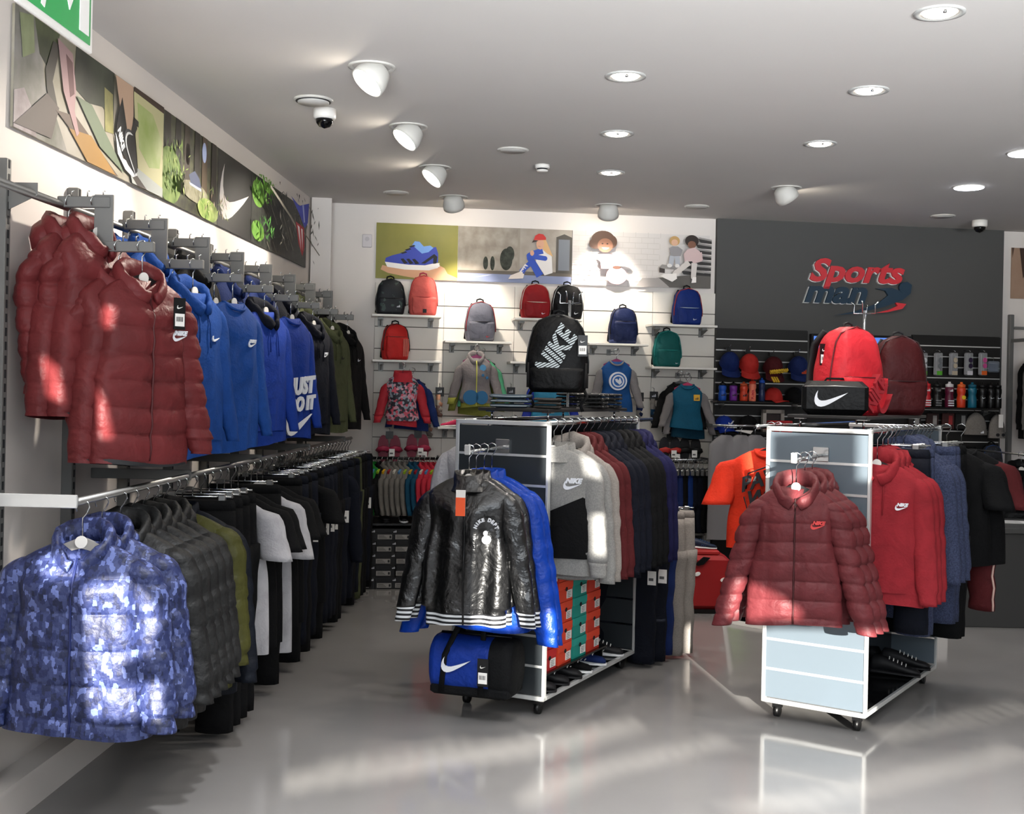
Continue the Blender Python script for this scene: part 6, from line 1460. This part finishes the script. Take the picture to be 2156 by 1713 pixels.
beanie('grey knitted hat with small white mark', 2055, 868, 915, BN, .20, deco=lambda mb, h: mountain(mb, .03, .015, .03, -.062, -.05, WPRT))
beanie('second grey knitted hat with white tag and dark rings', 2099, 872, 922, BN, .15, deco=lambda mb, h: [mb.box((-.02, -.07, h*.45), (.02, -.062, h*1.0), PAPER), mb.ell((-.02, .03), .014, .014, -.062, -.05, INK, 14), mb.ell((.03, .03), .014, .014, -.062, -.05, INK, 14)])
beanie('black and white striped knitted hat', 2086, 1000, 1058, mat('#0e0f12', .9, kind='stripes', h2='#b5b3b0', scale=9), .13, deco=None)
beanie('orange brown knitted hat overlapping the striped one', 2102, 1004, 1062, mat('#a5623f', .9, kind='cloth'), .13, off=.24)
s, z = bwl(2095, 990, .2); backpack('small dark grey backpack hanging between the knitted hats', bw(s, .14, z), BRZ, mat('#26282e', .7, kind='marks', h2='#3d424c', scale=40), .17, .22, .10, edge=mat('#1f3a6c', .6))
for i, (px, py) in enumerate(((2040, 940), (2062, 985), (2040, 1010))):
    s, z = bwl(px, py, .14); t = thing('glove_pair', 'pair of black gloves on the black slats, %s row of three' % ['upper', 'middle', 'lower'][i], 'gloves', bw(s, .16, z), BRZ)
    for sd in (-1, 1):
        m_ = MB(); m_.tube([(sd*.03, 0, 0), (sd*.032, -.01, -.06), (sd*.034, -.01, -.12)], [.028, .032, .03], BLK, 8, flat=.5, up=(0, 1, 0))
        for f_ in range(4): m_.tube([(sd*.034-.02+f_*.0135, -.01, -.115), (sd*.034-.022+f_*.015, -.012, -.17-.01*(f_ in (1, 2)))], .008, BLK, 6)
        m_.tube([(sd*.034-sd*.025, -.01, -.07), (sd*.034-sd*.045, -.015, -.11)], .009, BLK, 6); part('glove', m_, t)

# rack at the far side: upright, rail, black clothes
s, z = bwl(2131, 662, .04)
t = thing('rack_upright', 'grey slotted upright on the wall beyond the black slats', 'rack upright', bw(s, 0, 0), BRZ)
m_ = MB(); m_.box((-.02, -.045, .02), (.02, 0, z), GREYP, bev=.004); part('post', m_, t)
m_ = MB(); m_.tube([(.02, -.05, z-.12), (1.4, -.05, z-.12)], .012, GREYP, 8); part('rail', m_, t)
m_ = MB(); m_.box((-.008, -.60, z-.25), (.008, 0, z-.22), GREYP); part('arm', m_, t)
for i in range(3):
    loc = bw(s+.17+.02*i, .50-.12*i, z-.24); hung(HD('fr%d' % (i == 1), BLK if i != 1 else MELANGE, L=.72), 'hooded_sweatshirt', ['black hoodie hanging outermost at the far rack', 'grey hoodie between the black ones at the far rack', 'black hoodie against the wall at the far rack'][i], 'hoodie', loc, BRZ-.5, 'black hanger on the rack beyond the black slats', 'hangers on the far rack', 'hoodies on the far rack')
BP = dict(key='bkp', kind='puffer', c=mat('#0e0f10', .45, kind='nylon'), L=.50, sw=.21, hw=.23, baf=.09, amp=.012, hood=True, seed=77, n=36, m=30, spread=.06)
loc = P(2150, 985, 9.6)
t = thing('waterfall_arm', 'lower steel arm holding a black puffer above the counter', 'display arm', (loc.x, loc.y, loc.z+.11), BRZ)
m_ = MB(); m_.tube([(0, -.05, 0), (0, .95, 0)], .008, STEEL, 8); part('arm_tube', m_, t)
hung(BP, 'quilted_jacket', 'black puffer jacket hanging above the counter end', 'jacket', (loc.x, loc.y, loc.z+.12), BRZ-.3, 'black hanger holding the puffer above the counter', 'hanger above the counter')

# counter
t = thing('sales_counter', 'plain dark grey counter with grey top', 'counter', (2.93, 8.30, 0), .02)
m_ = MB(); m_.box((0, 0, .0), (2.6, .62, .66), mat('#3a3a39', .5), bev=.004); part('front_panel', m_, t)
m_ = MB(); m_.box((-.015, -.015, .66), (2.6, .64, .70), mat('#4a4a49', .35), bev=.004); part('worktop', m_, t)
m_ = MB(); m_.box((.04, -.006, .06), (.15, 0, .24), PAPER); one('notice_card', m_, 'white card fixed on the front of the grey counter', 'card', (2.93, 8.30, 0), .02)
for i, (x, y, w_, d_, r_) in enumerate(((.30, .14, .28, .2, .15), (.62, .3, .24, .18, -.1), (.22, .42, .22, .15, .3))):
    m_ = MB(); m_.box((0, 0, 0), (w_, d_, .003), PAPER); 
    for j in range(4): m_.box((.02, .02+.03*j, .0031), (w_*.7, .026+.03*j, .0035), INK)
    one('paper_sheet', m_, ['large white sheet at the counter edge', 'white sheet further along the counter', 'white sheet towards the wall on the counter'][i], 'paper', (2.93+x, 8.30+y, .702), r_)

# exit sign hung under the ceiling
EG = mat('#1f9a4c', .4); t = thing('exit_sign', 'green and white emergency exit sign hanging under the ceiling', 'sign', (-1.275, 3.02, 2.565), LRZ)
m_ = MB(); m_.box((-.02, -.006, -.012), (.46, .006, .25), WHITEP, bev=.003); part('plate', m_, t)
m_ = MB(); m_.box((0, -.008, .008), (.44, -.006, .235), EG); part('green_panel', m_, t)
m_ = MB(); m_.poly([(.36, .03), (.425, .03), (.425, .22), (.36, .22)], -.010, -.008, PAPER); m_.poly([(.255, .12), (.29, .065), (.325, .12), (.305, .12), (.305, .2), (.275, .2), (.275, .12)], -.010, -.008, PAPER)
m_.ell((.12, .2), .02, .02, -.010, -.008, PAPER, 14); m_.poly([(.08, .18), (.13, .175), (.15, .13), (.19, .11), (.18, .095), (.135, .11), (.115, .09), (.14, .05), (.13, .02), (.11, .025), (.115, .05), (.085, .08), (.04, .05), (.03, .065), (.075, .11), (.09, .15)], -.010, -.008, PAPER); part('pictogram', m_, t)
for x in (.06, .38): m_ = MB(); m_.tube([(x, 0, .25), (x, 0, CEIL-2.565)], .003, STEEL, 6); part('rod', m_, t)

# ---------------------------------------------------------------- ceiling fittings
LEDM = mat('#fff8ec', .5, emit=14); LEDS = mat('#fff4e2', .5, emit=60); LEDB = mat('#eef1ff', .5, emit=14)
def ceil(px, py): return PZ(px, py, CEIL)
dl = [(1978, 26, 'warm'), (1829, 190, 'warm'), (1727, 302, 'warm'), (1317, 160, 'warm'), (1299, 281, 'warm'), (1286, 363, 'warm')]
for i, (px, py, _) in enumerate(dl):
    p = ceil(px, py); t = thing('downlight', 'round recessed ceiling lamp, %s from the camera in the row %s' % (ORD[i % 3], 'by the counter side' if i < 3 else 'above the first gondola'), 'ceiling lamp', (p.x, p.y, CEIL), 0, 'recessed round ceiling lamps')
    m_ = MB(); n_ = 28
    m_.rings([[(math.cos(a)*r, math.sin(a)*r, z_) for a in [2*PI*j/n_ for j in range(n_)]] for r, z_ in ((.098, 0), (.098, -.006), (.085, -.008), (.074, -.004))], mat('#a9a9a6', .4), True, False, False); part('rim', m_, t)
    m_ = MB(); m_.lathe([(.001, -.012), (.05, -.011), (.062, -.006), (.062, -.002)], LEDM, 24); part('lens', m_, t)
    m_ = MB(); m_.tube([(0, -.06, -.008), (0, -.06, -.02)], .008, CHROME, 8); part('tilt_catch', m_, t)
    lamp('SPOT', 'down_beam', (p.x, p.y, CEIL-.03), (p.x, p.y, 0), 65, (1, .92, .84), spot_size=2.1, spot_blend=.7, shadow_soft_size=.06)
for px, py in ((2040, 393), (2160, 321)):
    p = ceil(px, py); t = thing('flat_downlight', 'flat cool white ceiling disc %s' % ('over the counter' if px < 2100 else 'at the picture edge'), 'ceiling lamp', (p.x, p.y, CEIL))
    m_ = MB(); m_.lathe([(.10, 0), (.10, -.012), (.095, -.014), (.001, -.014)], LEDB, 28); part('disc', m_, t); m_ = MB(); m_.lathe([(.108, 0), (.108, -.006), (.101, -.008), (.1, 0)], WHITEP, 28); part('rim', m_, t)
    lamp('SPOT', 'disc_beam', (p.x, p.y, CEIL-.03), (p.x, p.y, 0), 40, (.93, .95, 1), spot_size=2.2, spot_blend=.8, shadow_soft_size=.1)
FIX = mat('#c4c2bc', .5)
def gimbal(label, px, py, aim, energy, tilt=math.radians(48), r=.085, ln=.16, long_=False, spot=1.15):
    p = ceil(px, py); d = Vector(aim)-Vector((p.x, p.y, CEIL)); rz = math.atan2(d.y, d.x)+PI/2
    t = thing('adjustable_spotlight', label, 'ceiling lamp', (p.x, p.y, CEIL), rz, 'adjustable ceiling spotlights')
    m_ = MB(); n_ = 28; m_.rings([[(math.cos(a)*q, math.sin(a)*q, z_) for a in [2*PI*j/n_ for j in range(n_)]] for q, z_ in ((.112, 0), (.112, -.006), (.098, -.008), (.092, -.001))], FIX, True, False, False); part('rim', m_, t)
    T = Matrix.Translation((0, .015, -.035)) @ Matrix.Rotation(-tilt, 4, 'X')    # local -z tips to -y
    m_ = MB(); m_.lathe([(.04, .05), (r*.8, .03), (r, -.03), (r, -.062), (r*.93, -.062), (r*.9, -.045)], FIX, 26, T); part('lamp_head', m_, t)
    m_ = MB(); m_.lathe([(r*.88, -.056), (.001, -.058)], LEDS, 24, T); part('lens', m_, t)
    h = Vector((p.x, p.y, CEIL))+Matrix.Rotation(rz, 3, 'Z') @ ((T @ Vector((0, 0, -.075))))
    lamp('SPOT', 'spotlight_beam', h, aim, energy, (1, .9, .78), spot_size=spot, spot_blend=.6, shadow_soft_size=.035)
gimbal('tilted ceiling spotlight with glowing face, first towards the side wall', 783, 140, (wallx(5.2)+.02, 4.9, 2.1), 155, math.radians(40))
gimbal('tilted ceiling spotlight with glowing face, second towards the side wall', 860, 266, (wallx(6.8)+.02, 6.3, 2.15), 155, math.radians(40))
gimbal('tilted ceiling spotlight, third towards the side wall', 916, 352, (wallx(8.4)+.02, 7.6, 2.2), 145, math.radians(42))
gimbal('ceiling spotlight seen from behind, above the grey backpack', 955, 414, tuple(BW(990, 700, 0)), 110, math.radians(40), spot=.95)
gimbal('ceiling spotlight seen from behind, above the child in pink picture', 1281, 432, tuple(BW(1275, 640, 0)), 90, math.radians(40))
gimbal('ceiling spotlight turned away towards the counter', 1655, 395, (4.2, 9.9, 1.9), 55, math.radians(40))
def ceildisc(label, px, py, r=.10, vent=False):
    p = ceil(px, py); t = thing('ceiling_vent' if vent else 'ceiling_speaker', label, 'ceiling vent' if vent else 'ceiling speaker', (p.x, p.y, CEIL))
    m_ = MB(); m_.lathe([(r, 0), (r, -.006), (r*.9, -.012), (r*.82, -.008)], FIX, 28); part('rim', m_, t)
    m_ = MB(); m_.lathe([(r*.8, -.006), (r*.78, -.022 if vent else -.012), (.001, -.026 if vent else -.012)], mat('#bab8b4', .6), 28); part('cover', m_, t)
    if vent: m_ = MB(); m_.lathe([(r*.88, -.005), (r*.88, -.0145), (r*.8, -.0145)], INK, 28); part('gap', m_, t)
ceildisc('round air vent with dark slit beside the first camera dome', 660, 209, .105, True)
ceildisc('flat round ceiling disc in the middle between lamp rows', 1080, 315)
ceildisc('flat round ceiling disc near the corner above the shoe picture', 834, 405)
ceildisc('flat round ceiling disc above the picture of children', 1467, 434)
ceildisc('flat round ceiling disc above the grey wall', 1985, 454)
def dome(label, px, py):
    p = ceil(px, py); t = thing('camera_dome', label, 'security camera', (p.x, p.y, CEIL))
    m_ = MB(); m_.lathe([(.062, 0), (.062, -.045), (.055, -.055)], WHITEP, 24); part('housing', m_, t)
    m_ = MB(); m_.lathe([(.05, -.05), (.046, -.075), (.03, -.095), (.001, -.105)], mat('#0a0a0b', .05), 24); part('dome_glass', m_, t)
dome('white security camera with dark glass dome near the side wall', 684, 230); dome('white security camera with dark glass dome over the grey wall', 2063, 464)
p = ceil(1142, 347); t = thing('smoke_detector', 'small white smoke detector on the ceiling', 'smoke detector', (p.x, p.y, CEIL))
m_ = MB(); m_.lathe([(.05, 0), (.05, -.02), (.045, -.025)], WHITEP, 20); part('base', m_, t); m_ = MB(); m_.lathe([(.036, -.024), (.036, -.035), (.03, -.035)], INK, 20); part('sensor_gap', m_, t); m_ = MB(); m_.lathe([(.04, -.035), (.036, -.045), (.001, -.048)], WHITEP, 20); part('cap', m_, t)
